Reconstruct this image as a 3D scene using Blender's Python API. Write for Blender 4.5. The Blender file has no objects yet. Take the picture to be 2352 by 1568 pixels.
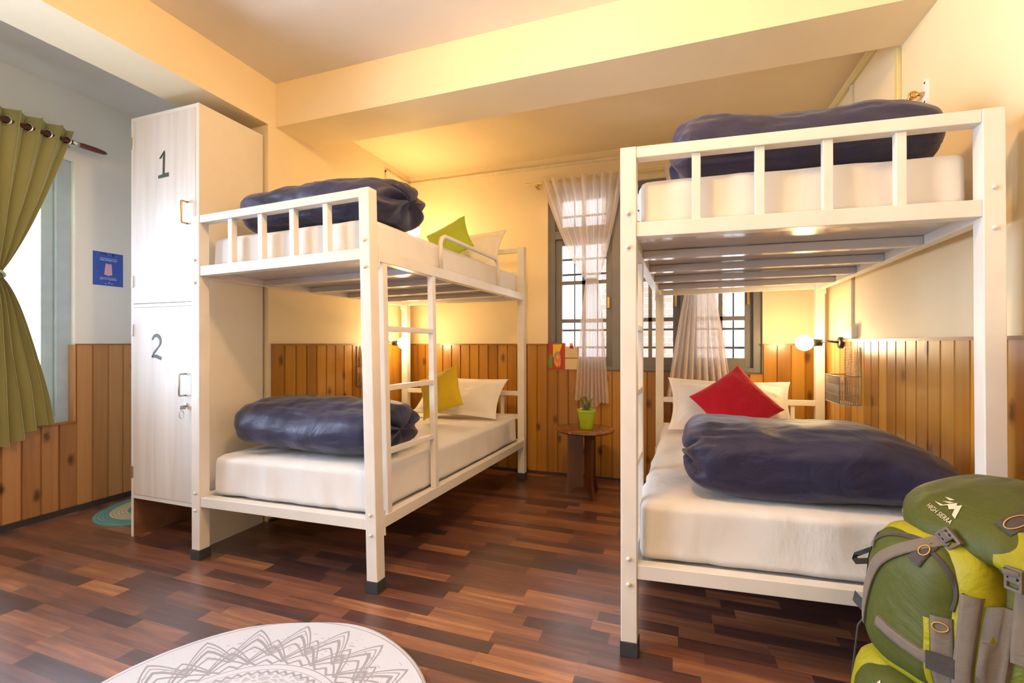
import bpy, bmesh, math, random
from mathutils import Vector, Matrix, noise
from mathutils.bvhtree import BVHTree
random.seed(7)
C = bpy.context.scene.collection
PI = math.pi
V = Vector

# ------------------------------------------------------------------ materials
def nodes_of(m):
    m.use_nodes = True
    nt = m.node_tree
    return nt, nt.nodes, nt.links, nt.nodes['Principled BSDF']

def ramp(n, stops):
    r = n.new('ShaderNodeValToRGB')
    e = r.color_ramp.elements
    e[0].position, e[0].color = stops[0][0], (*stops[0][1], 1)
    e[1].position, e[1].color = stops[-1][0], (*stops[-1][1], 1)
    for p, c in stops[1:-1]:
        x = e.new(p); x.color = (*c, 1)
    return r

def simple(name, col, rough=0.5, metal=0.0, var=0.06, scale=12.0, bump=0.0, bscale=60.0, stretch=(1, 1, 1), sheen=0.0, coat=0.0, spec=None):
    """plain coloured material with a little procedural variation and bump"""
    m = bpy.data.materials.new(name)
    nt, n, l, b = nodes_of(m)
    tc = n.new('ShaderNodeTexCoord')
    mp = n.new('ShaderNodeMapping'); mp.inputs['Scale'].default_value = stretch
    l.new(tc.outputs['Object'], mp.inputs['Vector'])
    nz = n.new('ShaderNodeTexNoise'); nz.inputs['Scale'].default_value = scale; nz.inputs['Detail'].default_value = 4
    l.new(mp.outputs[0], nz.inputs['Vector'])
    lo = tuple(max(0, c * (1 - var)) for c in col); hi = tuple(min(1, c * (1 + var)) for c in col)
    r = ramp(n, [(0.3, lo), (0.7, hi)])
    l.new(nz.outputs['Fac'], r.inputs['Fac']); l.new(r.outputs[0], b.inputs['Base Color'])
    b.inputs['Roughness'].default_value = rough; b.inputs['Metallic'].default_value = metal
    if sheen: b.inputs['Sheen Weight'].default_value = sheen
    if coat: b.inputs['Coat Weight'].default_value = coat; b.inputs['Coat Roughness'].default_value = 0.08
    if spec is not None: b.inputs['Specular IOR Level'].default_value = spec
    if bump:
        n2 = n.new('ShaderNodeTexNoise'); n2.inputs['Scale'].default_value = bscale; n2.inputs['Detail'].default_value = 5
        l.new(mp.outputs[0], n2.inputs['Vector'])
        bp = n.new('ShaderNodeBump'); bp.inputs['Strength'].default_value = bump; bp.inputs['Distance'].default_value = 0.01
        l.new(n2.outputs['Fac'], bp.inputs['Height']); l.new(bp.outputs[0], b.inputs['Normal'])
    return m

def emit(name, col, s):
    m = bpy.data.materials.new(name); nt, n, l, b = nodes_of(m)
    b.inputs['Base Color'].default_value = (*col, 1)
    b.inputs['Emission Color'].default_value = (*col, 1); b.inputs['Emission Strength'].default_value = s
    return m

def fabric(name, col, rough=0.85, weave=900, wr=0.35, wscale=6, stretch=(1, 1, 1), sheen=0.2, hi=None, spec=0.3):
    """cloth: soft wrinkles plus fine weave"""
    m = bpy.data.materials.new(name); nt, n, l, b = nodes_of(m)
    tc = n.new('ShaderNodeTexCoord')
    mp = n.new('ShaderNodeMapping'); mp.inputs['Scale'].default_value = stretch
    l.new(tc.outputs['Object'], mp.inputs['Vector'])
    nz = n.new('ShaderNodeTexNoise'); nz.inputs['Scale'].default_value = wscale; nz.inputs['Detail'].default_value = 6; nz.inputs['Distortion'].default_value = 0.6
    l.new(mp.outputs[0], nz.inputs['Vector'])
    wv = n.new('ShaderNodeTexNoise'); wv.inputs['Scale'].default_value = weave; l.new(tc.outputs['Object'], wv.inputs['Vector'])
    b1 = n.new('ShaderNodeBump'); b1.inputs['Strength'].default_value = 0.15; b1.inputs['Distance'].default_value = 0.001
    b2 = n.new('ShaderNodeBump'); b2.inputs['Strength'].default_value = wr; b2.inputs['Distance'].default_value = 0.02
    l.new(wv.outputs['Fac'], b1.inputs['Height']); l.new(nz.outputs['Fac'], b2.inputs['Height'])
    l.new(b2.outputs[0], b1.inputs['Normal']); l.new(b1.outputs[0], b.inputs['Normal'])
    h = hi or tuple(min(1, c * 1.08) for c in col)
    r = ramp(n, [(0.3, col), (0.75, h)]); l.new(nz.outputs['Fac'], r.inputs['Fac']); l.new(r.outputs[0], b.inputs['Base Color'])
    b.inputs['Roughness'].default_value = rough; b.inputs['Sheen Weight'].default_value = sheen; b.inputs['Specular IOR Level'].default_value = spec
    return m

def math_n(n, l, op, a, b=None, c=None):
    x = n.new('ShaderNodeMath'); x.operation = op
    for i, v in enumerate((a, b, c)):
        if v is None: continue
        if isinstance(v, (int, float)): x.inputs[i].default_value = v
        else: l.new(v, x.inputs[i])
    return x.outputs[0]

def floor_material():
    m = bpy.data.materials.new('dark red laminate strips'); nt, n, l, b = nodes_of(m)
    tc = n.new('ShaderNodeTexCoord'); sp = n.new('ShaderNodeSeparateXYZ'); l.new(tc.outputs['Object'], sp.inputs[0])
    X, Y = sp.outputs[0], sp.outputs[1]
    W = 0.062
    row = math_n(n, l, 'FLOOR', math_n(n, l, 'DIVIDE', Y, W))
    fy = math_n(n, l, 'FRACT', math_n(n, l, 'DIVIDE', Y, W))
    w1 = n.new('ShaderNodeTexWhiteNoise'); w1.noise_dimensions = '1D'; l.new(row, w1.inputs['W'])
    ln = math_n(n, l, 'MULTIPLY_ADD', w1.outputs['Value'], 0.26, 0.24)
    off = math_n(n, l, 'MULTIPLY', w1.outputs['Value'], 7.3)
    xs = math_n(n, l, 'DIVIDE', math_n(n, l, 'ADD', X, off), ln)
    ix = math_n(n, l, 'FLOOR', xs); fx = math_n(n, l, 'FRACT', xs)
    cb = n.new('ShaderNodeCombineXYZ'); l.new(row, cb.inputs[0]); l.new(ix, cb.inputs[1])
    w2 = n.new('ShaderNodeTexWhiteNoise'); w2.noise_dimensions = '3D'; l.new(cb.outputs[0], w2.inputs['Vector'])
    mp = n.new('ShaderNodeMapping'); mp.inputs['Scale'].default_value = (2.0, 34.0, 1)
    l.new(tc.outputs['Object'], mp.inputs['Vector'])
    addv = n.new('ShaderNodeVectorMath'); addv.operation = 'ADD'; l.new(mp.outputs[0], addv.inputs[0])
    sc = n.new('ShaderNodeVectorMath'); sc.operation = 'SCALE'; l.new(w2.outputs['Color'], sc.inputs[0]); sc.inputs['Scale'].default_value = 20
    l.new(sc.outputs[0], addv.inputs[1])
    g = n.new('ShaderNodeTexNoise'); g.inputs['Scale'].default_value = 1.6; g.inputs['Detail'].default_value = 6; g.inputs['Roughness'].default_value = 0.65
    l.new(addv.outputs[0], g.inputs['Vector'])
    v = math_n(n, l, 'ADD', math_n(n, l, 'MULTIPLY', w2.outputs['Value'], 0.72), math_n(n, l, 'MULTIPLY', math_n(n, l, 'SUBTRACT', g.outputs['Fac'], 0.38), 1.05))
    r = ramp(n, [(0.0, (0.036, 0.018, 0.018)), (0.28, (0.080, 0.034, 0.028)), (0.5, (0.15, 0.058, 0.040)), (0.75, (0.27, 0.105, 0.052)), (1.0, (0.48, 0.21, 0.08))])
    l.new(v, r.inputs['Fac'])
    # seams between planks of three strips
    pf = math_n(n, l, 'FRACT', math_n(n, l, 'DIVIDE', Y, W * 3))
    s1 = math_n(n, l, 'LESS_THAN', pf, 0.012)
    s2 = math_n(n, l, 'LESS_THAN', fx, 0.003)
    seam = math_n(n, l, 'MAXIMUM', s1, s2)
    mx = n.new('ShaderNodeMix'); mx.data_type = 'RGBA'; mx.inputs[7].default_value = (0.015, 0.007, 0.006, 1)
    l.new(math_n(n, l, 'MULTIPLY', seam, 0.6), mx.inputs[0]); l.new(r.outputs[0], mx.inputs[6]); l.new(mx.outputs[2], b.inputs['Base Color'])
    sc2 = n.new('ShaderNodeTexNoise'); sc2.inputs['Scale'].default_value = 5; l.new(tc.outputs['Object'], sc2.inputs['Vector'])
    rr = n.new('ShaderNodeMapRange'); rr.inputs[3].default_value = 0.24; rr.inputs[4].default_value = 0.40
    l.new(sc2.outputs['Fac'], rr.inputs[0]); l.new(rr.outputs[0], b.inputs['Roughness'])
    bp = n.new('ShaderNodeBump'); bp.inputs['Strength'].default_value = 0.08; bp.inputs['Distance'].default_value = 0.002
    l.new(g.outputs['Fac'], bp.inputs['Height']); l.new(bp.outputs[0], b.inputs['Normal'])
    b.inputs['Specular IOR Level'].default_value = 0.85; b.inputs['Coat Weight'].default_value = 0.5; b.inputs['Coat Roughness'].default_value = 0.42
    return m

def pine_material(name, axis, base=((0.25, 0.095, 0.010), (0.40, 0.175, 0.018), (0.56, 0.28, 0.04)), rough=0.3):
    """tongue and groove pine: board tone from the 'tone' attribute, grain along z, knots"""
    m = bpy.data.materials.new(name); nt, n, l, b = nodes_of(m)
    tc = n.new('ShaderNodeTexCoord')
    at = n.new('ShaderNodeAttribute'); at.attribute_name = 'tone'
    sc = (34, 34, 1.6) if axis == 'z' else (1.6, 34, 34)
    mp = n.new('ShaderNodeMapping'); mp.inputs['Scale'].default_value = sc
    l.new(tc.outputs['Object'], mp.inputs['Vector'])
    av = n.new('ShaderNodeVectorMath'); av.operation = 'ADD'; l.new(mp.outputs[0], av.inputs[0])
    s = n.new('ShaderNodeVectorMath'); s.operation = 'SCALE'; l.new(at.outputs['Color'], s.inputs[0]); s.inputs['Scale'].default_value = 37
    l.new(s.outputs[0], av.inputs[1])
    g = n.new('ShaderNodeTexNoise'); g.inputs['Scale'].default_value = 1.0; g.inputs['Detail'].default_value = 5; g.inputs['Distortion'].default_value = 0.4
    l.new(av.outputs[0], g.inputs['Vector'])
    f = math_n(n, l, 'ADD', math_n(n, l, 'MULTIPLY', at.outputs['Fac'], 0.55), math_n(n, l, 'MULTIPLY', g.outputs['Fac'], 0.5))
    r = ramp(n, [(0.15, base[0]), (0.5, base[1]), (0.9, base[2])]); l.new(f, r.inputs['Fac'])
    mk = n.new('ShaderNodeMapping'); mk.inputs['Scale'].default_value = (1, 0.5, 1)
    l.new(tc.outputs['UV'], mk.inputs['Vector'])
    nk = n.new('ShaderNodeTexNoise'); nk.inputs['Scale'].default_value = 25; l.new(tc.outputs['UV'], nk.inputs['Vector'])
    ad = n.new('ShaderNodeVectorMath'); ad.operation = 'MULTIPLY_ADD'; l.new(nk.outputs['Color'], ad.inputs[0]); ad.inputs[1].default_value = (0.02, 0.02, 0); l.new(mk.outputs[0], ad.inputs[2])
    vo = n.new('ShaderNodeTexVoronoi'); vo.voronoi_dimensions = '2D'; vo.inputs['Scale'].default_value = 5.4; vo.inputs['Randomness'].default_value = 1.0; l.new(ad.outputs[0], vo.inputs['Vector'])
    kr = ramp(n, [(0.04, (1, 1, 1)), (0.13, (0, 0, 0))]); l.new(vo.outputs['Distance'], kr.inputs['Fac'])
    ks = n.new('ShaderNodeSeparateColor'); l.new(vo.outputs['Color'], ks.inputs[0])
    kf = math_n(n, l, 'MULTIPLY', math_n(n, l, 'MULTIPLY', kr.outputs[0], 0.82), math_n(n, l, 'GREATER_THAN', ks.outputs[0], 0.42))
    mx = n.new('ShaderNodeMix'); mx.data_type = 'RGBA'; mx.inputs[7].default_value = (0.075, 0.022, 0.006, 1)
    l.new(kf, mx.inputs[0]); l.new(r.outputs[0], mx.inputs[6]); l.new(mx.outputs[2], b.inputs['Base Color'])
    b.inputs['Roughness'].default_value = rough; b.inputs['Coat Weight'].default_value = 0.25; b.inputs['Coat Roughness'].default_value = 0.15
    bp = n.new('ShaderNodeBump'); bp.inputs['Strength'].default_value = 0.12; bp.inputs['Distance'].default_value = 0.003
    l.new(g.outputs['Fac'], bp.inputs['Height']); l.new(bp.outputs[0], b.inputs['Normal'])
    return m

def grain_material(name, c0, c1, c2, scale=(26, 26, 0.9), rough=0.45, coat=0.0):
    m = bpy.data.materials.new(name); nt, n, l, b = nodes_of(m)
    tc = n.new('ShaderNodeTexCoord'); mp = n.new('ShaderNodeMapping'); mp.inputs['Scale'].default_value = scale
    l.new(tc.outputs['Object'], mp.inputs['Vector'])
    g = n.new('ShaderNodeTexNoise'); g.inputs['Scale'].default_value = 1.0; g.inputs['Detail'].default_value = 7; g.inputs['Distortion'].default_value = 0.5
    l.new(mp.outputs[0], g.inputs['Vector'])
    r = ramp(n, [(0.3, c0), (0.5, c1), (0.7, c2)]); l.new(g.outputs['Fac'], r.inputs['Fac']); l.new(r.outputs[0], b.inputs['Base Color'])
    b.inputs['Roughness'].default_value = rough
    if coat: b.inputs['Coat Weight'].default_value = coat; b.inputs['Coat Roughness'].default_value = 0.06
    return m

def sheer_material(name, col, alpha):
    m = bpy.data.materials.new(name); nt, n, l, b = nodes_of(m)
    out = n['Material Output']
    df = n.new('ShaderNodeBsdfDiffuse'); df.inputs['Color'].default_value = (*col, 1)
    tl = n.new('ShaderNodeBsdfTranslucent'); tl.inputs['Color'].default_value = (*col, 1)
    tr = n.new('ShaderNodeBsdfTransparent')
    tc = n.new('ShaderNodeTexCoord'); nz = n.new('ShaderNodeTexNoise'); nz.inputs['Scale'].default_value = 240
    l.new(tc.outputs['Object'], nz.inputs['Vector'])
    a = math_n(n, l, 'ADD', math_n(n, l, 'MULTIPLY', math_n(n, l, 'SUBTRACT', nz.outputs['Fac'], 0.5), 0.25), alpha)
    m1 = n.new('ShaderNodeMixShader'); m1.inputs[0].default_value = 0.45; l.new(df.outputs[0], m1.inputs[1]); l.new(tl.outputs[0], m1.inputs[2])
    m2 = n.new('ShaderNodeMixShader'); l.new(a, m2.inputs[0]); l.new(tr.outputs[0], m2.inputs[1]); l.new(m1.outputs[0], m2.inputs[2])
    l.new(m2.outputs[0], out.inputs['Surface'])
    return m

def glass_material():
    m = bpy.data.materials.new('window glass'); nt, n, l, b = nodes_of(m)
    out = n['Material Output']
    tr = n.new('ShaderNodeBsdfTransparent'); tr.inputs['Color'].default_value = (0.95, 0.97, 0.98, 1)
    gl = n.new('ShaderNodeBsdfGlossy'); gl.inputs['Roughness'].default_value = 0.02
    fr = n.new('ShaderNodeFresnel'); fr.inputs['IOR'].default_value = 1.45
    mx = n.new('ShaderNodeMixShader'); l.new(fr.outputs[0], mx.inputs[0]); l.new(tr.outputs[0], mx.inputs[1]); l.new(gl.outputs[0], mx.inputs[2])
    l.new(mx.outputs[0], out.inputs['Surface'])
    return m

def mandala_material(cx, cy, R):
    """round rug: off-white ground with grey mandala rings and petals"""
    m = bpy.data.materials.new('mandala printed cotton'); nt, n, l, b = nodes_of(m)
    tc = n.new('ShaderNodeTexCoord'); sp = n.new('ShaderNodeSeparateXYZ'); l.new(tc.outputs['Object'], sp.inputs[0])
    X, Y = sp.outputs[0], sp.outputs[1]
    r = math_n(n, l, 'DIVIDE', math_n(n, l, 'SQRT', math_n(n, l, 'ADD', math_n(n, l, 'MULTIPLY', X, X), math_n(n, l, 'MULTIPLY', Y, Y))), R)
    th = math_n(n, l, 'ARCTAN2', Y, X)
    def band(x, lo, hi):
        return math_n(n, l, 'MULTIPLY', math_n(n, l, 'GREATER_THAN', x, lo), math_n(n, l, 'LESS_THAN', x, hi))
    def petals(count, r0, amp, w, ph=0.0):
        # |sin| scallops: a line where r == r0 + amp*|cos(count*th/2)|
        c = math_n(n, l, 'SUBTRACT', 1.0, math_n(n, l, 'ABSOLUTE', math_n(n, l, 'SINE', math_n(n, l, 'MULTIPLY_ADD', th, count / 2.0, ph))))
        c = math_n(n, l, 'MULTIPLY_ADD', c, 0.45, math_n(n, l, 'MULTIPLY', math_n(n, l, 'ABSOLUTE', math_n(n, l, 'COSINE', math_n(n, l, 'MULTIPLY_ADD', th, count / 2.0, ph))), 0.55))
        t = math_n(n, l, 'MULTIPLY_ADD', c, amp, r0)
        return math_n(n, l, 'LESS_THAN', math_n(n, l, 'ABSOLUTE', math_n(n, l, 'SUBTRACT', r, t)), w)
    parts = []
    for (cnt, r0, amp, w, ph) in ((20, 0.72, 0.21, 0.007, 0), (20, 0.70, 0.185, 0.004, 0), (20, 0.68, 0.155, 0.010, 0), (20, 0.66, 0.10, 0.006, 0), (20, 0.64, 0.16, 0.006, PI / 2),
                                  (20, 0.62, 0.12, 0.009, PI / 2), (20, 0.60, 0.07, 0.005, PI / 2), (40, 0.585, 0.035, 0.006, 0),
                                  (64, 0.505, 0.02, 0.006, 0), (64, 0.40, 0.02, 0.008, 0), (32, 0.30, 0.06, 0.008, 0), (16, 0.2, 0.08, 0.01, 0), (16, 0.1, 0.08, 0.01, 0)):
        parts.append(petals(cnt, r0, amp, w * 1.4, ph))
    for a, bb in ((0.572, 0.578), (0.535, 0.539), (0.392, 0.398), (0.972, 0.978)):
        parts.append(band(r, a, bb))
    # floral filling between the rings
    pv = n.new('ShaderNodeCombineXYZ'); l.new(math_n(n, l, 'MULTIPLY', th, 6.0), pv.inputs[0]); l.new(math_n(n, l, 'MULTIPLY', r, 22.0), pv.inputs[1])
    vo = n.new('ShaderNodeTexVoronoi'); vo.feature = 'DISTANCE_TO_EDGE'; vo.inputs['Scale'].default_value = 1.3; l.new(pv.outputs[0], vo.inputs['Vector'])
    fl = math_n(n, l, 'GREATER_THAN', vo.outputs[0], 0.09)
    fill = math_n(n, l, 'MULTIPLY', fl, band(r, 0.42, 0.505))
    vo2 = n.new('ShaderNodeTexVoronoi'); vo2.feature = 'SMOOTH_F1'; vo2.inputs['Scale'].default_value = 2.2; l.new(pv.outputs[0], vo2.inputs['Vector'])
    dots = math_n(n, l, 'MULTIPLY', math_n(n, l, 'LESS_THAN', vo2.outputs['Distance'], 0.22), band(r, 0.66, 0.86))
    dots2 = math_n(n, l, 'MULTIPLY', math_n(n, l, 'LESS_THAN', vo2.outputs['Distance'], 0.12), band(r, 0.86, 0.95))
    tot = None
    for p in parts + [math_n(n, l, 'MULTIPLY', fill, 0.55), math_n(n, l, 'MULTIPLY', dots, 0.55), math_n(n, l, 'MULTIPLY', dots2, 0.5)]:
        tot = p if tot is None else math_n(n, l, 'MAXIMUM', tot, p)
    mx = n.new('ShaderNodeMix'); mx.data_type = 'RGBA'
    mx.inputs[6].default_value = (0.60, 0.61, 0.65, 1); mx.inputs[7].default_value = (0.30, 0.28, 0.30, 1)
    l.new(math_n(n, l, 'MULTIPLY', tot, 0.9), mx.inputs[0]); l.new(mx.outputs[2], b.inputs['Base Color'])
    b.inputs['Roughness'].default_value = 0.95
    wv = n.new('ShaderNodeTexNoise'); wv.inputs['Scale'].default_value = 400; l.new(tc.outputs['Object'], wv.inputs['Vector'])
    bp = n.new('ShaderNodeBump'); bp.inputs['Strength'].default_value = 0.3; bp.inputs['Distance'].default_value = 0.001
    l.new(wv.outputs['Fac'], bp.inputs['Height']); l.new(bp.outputs[0], b.inputs['Normal'])
    return m

def ring_rug_material(R):
    m = bpy.data.materials.new('braided jute rings'); nt, n, l, b = nodes_of(m)
    tc = n.new('ShaderNodeTexCoord')
    ln = n.new('ShaderNodeVectorMath'); ln.operation = 'LENGTH'
    mp = n.new('ShaderNodeMapping'); mp.inputs['Scale'].default_value = (1 / 0.31, 1 / 0.36, 0); l.new(tc.outputs['Object'], mp.inputs['Vector'])
    l.new(mp.outputs[0], ln.inputs[0])
    r = ramp(n, [(0.0, (0.10, 0.30, 0.33)), (0.5, (0.10, 0.30, 0.33)), (0.52, (0.62, 0.52, 0.30)), (0.76, (0.62, 0.52, 0.30)), (0.78, (0.13, 0.33, 0.31)), (1.0, (0.13, 0.33, 0.31))])
    r.color_ramp.interpolation = 'CONSTANT'
    l.new(ln.outputs['Value'], r.inputs['Fac']); l.new(r.outputs[0], b.inputs['Base Color'])
    b.inputs['Roughness'].default_value = 0.95
    sn = math_n(n, l, 'SINE', math_n(n, l, 'MULTIPLY', ln.outputs['Value'], 120.0))
    bp = n.new('ShaderNodeBump'); bp.inputs['Strength'].default_value = 0.6; bp.inputs['Distance'].default_value = 0.004
    l.new(sn, bp.inputs['Height']); l.new(bp.outputs[0], b.inputs['Normal'])
    return m

def brick_material():
    m = bpy.data.materials.new('pale brick wall outside'); nt, n, l, b = nodes_of(m)
    tc = n.new('ShaderNodeTexCoord')
    mp = n.new('ShaderNodeMapping'); mp.inputs['Rotation'].default_value = (PI / 2, 0, 0); l.new(tc.outputs['Object'], mp.inputs['Vector'])
    br = n.new('ShaderNodeTexBrick'); br.inputs['Scale'].default_value = 4
    br.inputs['Color1'].default_value = (0.62, 0.40, 0.33, 1); br.inputs['Color2'].default_value = (0.72, 0.52, 0.45, 1); br.inputs['Mortar'].default_value = (0.8, 0.78, 0.75, 1)
    l.new(mp.outputs[0], br.inputs['Vector']); l.new(br.outputs['Color'], b.inputs['Base Color']); b.inputs['Roughness'].default_value = 0.9
    return m

M = {}
M['wall'] = simple('cream wall paint', (0.84, 0.70, 0.45), 0.6, var=0.03, scale=2.5, bump=0.05, bscale=90)
M['wall_white'] = simple('white bay wall paint', (0.79, 0.775, 0.74), 0.6, var=0.03, scale=2.5, bump=0.05, bscale=90)
M['ceiling'] = simple('white ceiling paint', (0.82, 0.77, 0.68), 0.7, var=0.03, scale=2, bump=0.04)
M['floor'] = floor_material()
M['pine'] = pine_material('varnished pine boards', 'z')
M['pine_trim'] = grain_material('varnished pine trim', (0.22, 0.085, 0.02), (0.33, 0.14, 0.03), (0.42, 0.19, 0.05), (4, 4, 20), 0.3)
M['skirt'] = simple('dark skirting paint', (0.045, 0.04, 0.045), 0.4)
M['bed'] = simple('ivory white bed enamel', (0.76, 0.715, 0.645), 0.32, var=0.05, scale=7, bump=0.03, bscale=40)
M['deck'] = simple('glossy grey white bed deck', (0.56, 0.53, 0.52), 0.14, var=0.05, scale=5, bump=0.12, bscale=5)
M['rubber'] = simple('dark grey foot cap rubber', (0.035, 0.038, 0.04), 0.6)
M['bolt'] = simple('painted bolt', (0.70, 0.66, 0.60), 0.3, metal=0.2)
M['sheet'] = fabric('white cotton sheet', (0.74, 0.715, 0.69), 0.8, 1200, 0.6, 5, (1, 1, 0.45), hi=(0.80, 0.775, 0.755))
M['pillow'] = fabric('cream white pillow cotton', (0.80, 0.76, 0.70), 0.85, 1200, 0.5, 9)
M['navy'] = fabric('navy duvet cover cotton', (0.018, 0.018, 0.056), 0.5, 1500, 1.0, 5.0, (0.9, 1.3, 1.3), sheen=0.15, hi=(0.024, 0.023, 0.068), spec=0.4)
M['yellow'] = fabric('mustard yellow cushion cloth', (0.62, 0.44, 0.015), 0.85, 900, 0.4, 9)
M['red'] = fabric('red cushion cloth', (0.55, 0.006, 0.018), 0.85, 900, 0.4, 9)
M['limecloth'] = fabric('lime green cushion cloth', (0.38, 0.48, 0.04), 0.85, 900, 0.4, 9)
M['green_curtain'] = fabric('olive green curtain cloth', (0.40, 0.37, 0.15), 0.8, 900, 0.15, 3, hi=(0.43, 0.40, 0.17))
M['sheer'] = sheer_material('white sheer voile', (0.93, 0.84, 0.78), 0.80)
M['glass'] = glass_material()
M['winframe'] = simple('grey painted window frame', (0.20, 0.19, 0.18), 0.4)
M['winframe_blue'] = simple('blue grey painted window frame', (0.38, 0.45, 0.54), 0.4)
M['grille'] = simple('dark iron grille', (0.06, 0.055, 0.05), 0.5)
M['white'] = simple('white reveal paint', (0.85, 0.85, 0.83), 0.6, var=0.02)
M['rod'] = grain_material('dark brown wooden rod', (0.09, 0.02, 0.012), (0.13, 0.03, 0.018), (0.17, 0.045, 0.025), (20, 2, 20), 0.35)
M['chrome'] = simple('chrome', (0.8, 0.8, 0.8), 0.15, metal=1, var=0.02)
M['brass'] = simple('brass', (0.65, 0.42, 0.14), 0.25, metal=1)
M['steel'] = simple('satin steel', (0.55, 0.53, 0.5), 0.3, metal=1)
M['laminate'] = grain_material('pale ash laminate', (0.66, 0.60, 0.54), (0.76, 0.71, 0.65), (0.82, 0.78, 0.73), (16, 16, 0.8), 0.4)
M['lockwhite'] = simple('white laminate edge', (0.84, 0.82, 0.78), 0.4, var=0.02)
M['lockside'] = simple('cream laminate panel', (0.78, 0.71, 0.58), 0.42, var=0.02)
M['brownboard'] = simple('brown particle board', (0.22, 0.10, 0.05), 0.6, var=0.2)
M['numpaint'] = simple('dark green number paint', (0.045, 0.055, 0.035), 0.5)
M['tabwood'] = grain_material('glossy walnut veneer', (0.12, 0.035, 0.01), (0.20, 0.065, 0.015), (0.30, 0.11, 0.03), (6, 22, 6), 0.18, coat=0.6)
M['tableg'] = grain_material('dark walnut board', (0.06, 0.02, 0.008), (0.10, 0.032, 0.012), (0.15, 0.05, 0.018), (20, 20, 2), 0.3, coat=0.3)
M['pot'] = simple('lime green glazed pot', (0.36, 0.50, 0.012), 0.25, coat=0.4)
M['soil'] = simple('dark potting soil', (0.03, 0.018, 0.012), 0.95, var=0.4, scale=80, bump=0.6)
M['leaf'] = simple('grey green succulent leaf', (0.20, 0.26, 0.10), 0.5, var=0.25, scale=30)
M['conduit'] = simple('pale yellow plastic conduit', (0.72, 0.60, 0.26), 0.45)
M['conduit_w'] = simple('cream plastic trunking', (0.74, 0.66, 0.48), 0.45)
M['black'] = simple('black plastic', (0.02, 0.02, 0.025), 0.35)
M['wire'] = simple('painted basket wire', (0.46, 0.38, 0.26), 0.4, metal=0.4)
M['bulb'] = emit('warm lit bulb', (1.0, 0.70, 0.34), 95)
M['diffuser'] = emit('lamp diffuser', (1.0, 0.86, 0.66), 3)
M['paper_blue'] = simple('blue printed paper', (0.045, 0.10, 0.48), 0.6)
M['paper_light'] = simple('pale blue print', (0.42, 0.50, 0.85), 0.6)
M['paper_mid'] = simple('mid blue print', (0.11, 0.18, 0.62), 0.6)
M['paper_pink'] = simple('pink print', (0.75, 0.42, 0.52), 0.6)
M['c_red'] = simple('red print', (0.42, 0.035, 0.012), 0.5)
M['c_yel'] = simple('yellow print', (0.80, 0.50, 0.03), 0.5)
M['c_grn'] = simple('green print', (0.16, 0.26, 0.03), 0.5)
M['c_org'] = simple('orange print', (0.80, 0.20, 0.02), 0.5)
M['c_cream'] = simple('cream card', (0.72, 0.54, 0.30), 0.6)
M['c_grey'] = simple('grey print', (0.35, 0.30, 0.27), 0.6)
def lid_material():
    m = fabric('olive lid nylon with yellow green corner', (0.060, 0.070, 0.008), 0.55, 1500, 0.8, 7, sheen=0.05)
    nt, n, l, b = nodes_of(m)
    tc = n.new('ShaderNodeTexCoord'); sp = n.new('ShaderNodeSeparateXYZ'); l.new(tc.outputs['Object'], sp.inputs[0])
    ph = math.radians(-60)
    x = math_n(n, l, 'ADD', math_n(n, l, 'MULTIPLY', sp.outputs[0], math.cos(ph)), math_n(n, l, 'MULTIPLY', sp.outputs[1], math.sin(ph)))
    y = math_n(n, l, 'ADD', math_n(n, l, 'MULTIPLY', sp.outputs[0], -math.sin(ph)), math_n(n, l, 'MULTIPLY', sp.outputs[1], math.cos(ph)))
    z = sp.outputs[2]
    c1 = math_n(n, l, 'MULTIPLY', math_n(n, l, 'GREATER_THAN', math_n(n, l, 'MULTIPLY_ADD', y, 1.1, math_n(n, l, 'MULTIPLY', z, -1.0)), -0.735), math_n(n, l, 'MULTIPLY', math_n(n, l, 'GREATER_THAN', x, 0.078), math_n(n, l, 'LESS_THAN', z, 0.668)))
    c2 = math_n(n, l, 'MULTIPLY', math_n(n, l, 'LESS_THAN', x, -0.118), math_n(n, l, 'LESS_THAN', z, 0.640))
    c3 = math_n(n, l, 'MULTIPLY', math_n(n, l, 'GREATER_THAN', x, 0.100), math_n(n, l, 'MULTIPLY', math_n(n, l, 'GREATER_THAN', z, 0.678), math_n(n, l, 'LESS_THAN', z, 0.688)))
    f = math_n(n, l, 'MAXIMUM', math_n(n, l, 'MAXIMUM', c1, c2), c3)
    src = b.inputs['Base Color'].links[0].from_socket
    mx = n.new('ShaderNodeMix'); mx.data_type = 'RGBA'; mx.inputs[7].default_value = (0.30, 0.265, 0.004, 1)
    l.new(f, mx.inputs[0]); l.new(src, mx.inputs[6]); l.new(mx.outputs[2], b.inputs['Base Color'])
    return m
M['lidmat'] = lid_material()
M['olive'] = fabric('olive green ripstop nylon', (0.060, 0.070, 0.008), 0.55, 1500, 0.8, 7, sheen=0.05, hi=(0.075, 0.085, 0.010))
M['lime'] = fabric('yellow green nylon', (0.30, 0.265, 0.004), 0.5, 1500, 0.8, 9, sheen=0.05)
M['midgreen'] = fabric('leaf green nylon', (0.115, 0.130, 0.006), 0.5, 1500, 0.9, 9, sheen=0.05)
M['web'] = fabric('taupe webbing', (0.15, 0.118, 0.085), 0.7, 700, 0.2, 30)
M['web_dark'] = fabric('dark webbing', (0.05, 0.042, 0.035), 0.7, 700, 0.2, 30)
M['buckle'] = simple('grey plastic buckle', (0.13, 0.105, 0.08), 0.35)
M['thread'] = simple('ochre ring print', (0.55, 0.30, 0.05), 0.6)
M['logo'] = simple('cream embroidery', (0.62, 0.52, 0.38), 0.7)
M['brick'] = brick_material()

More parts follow.
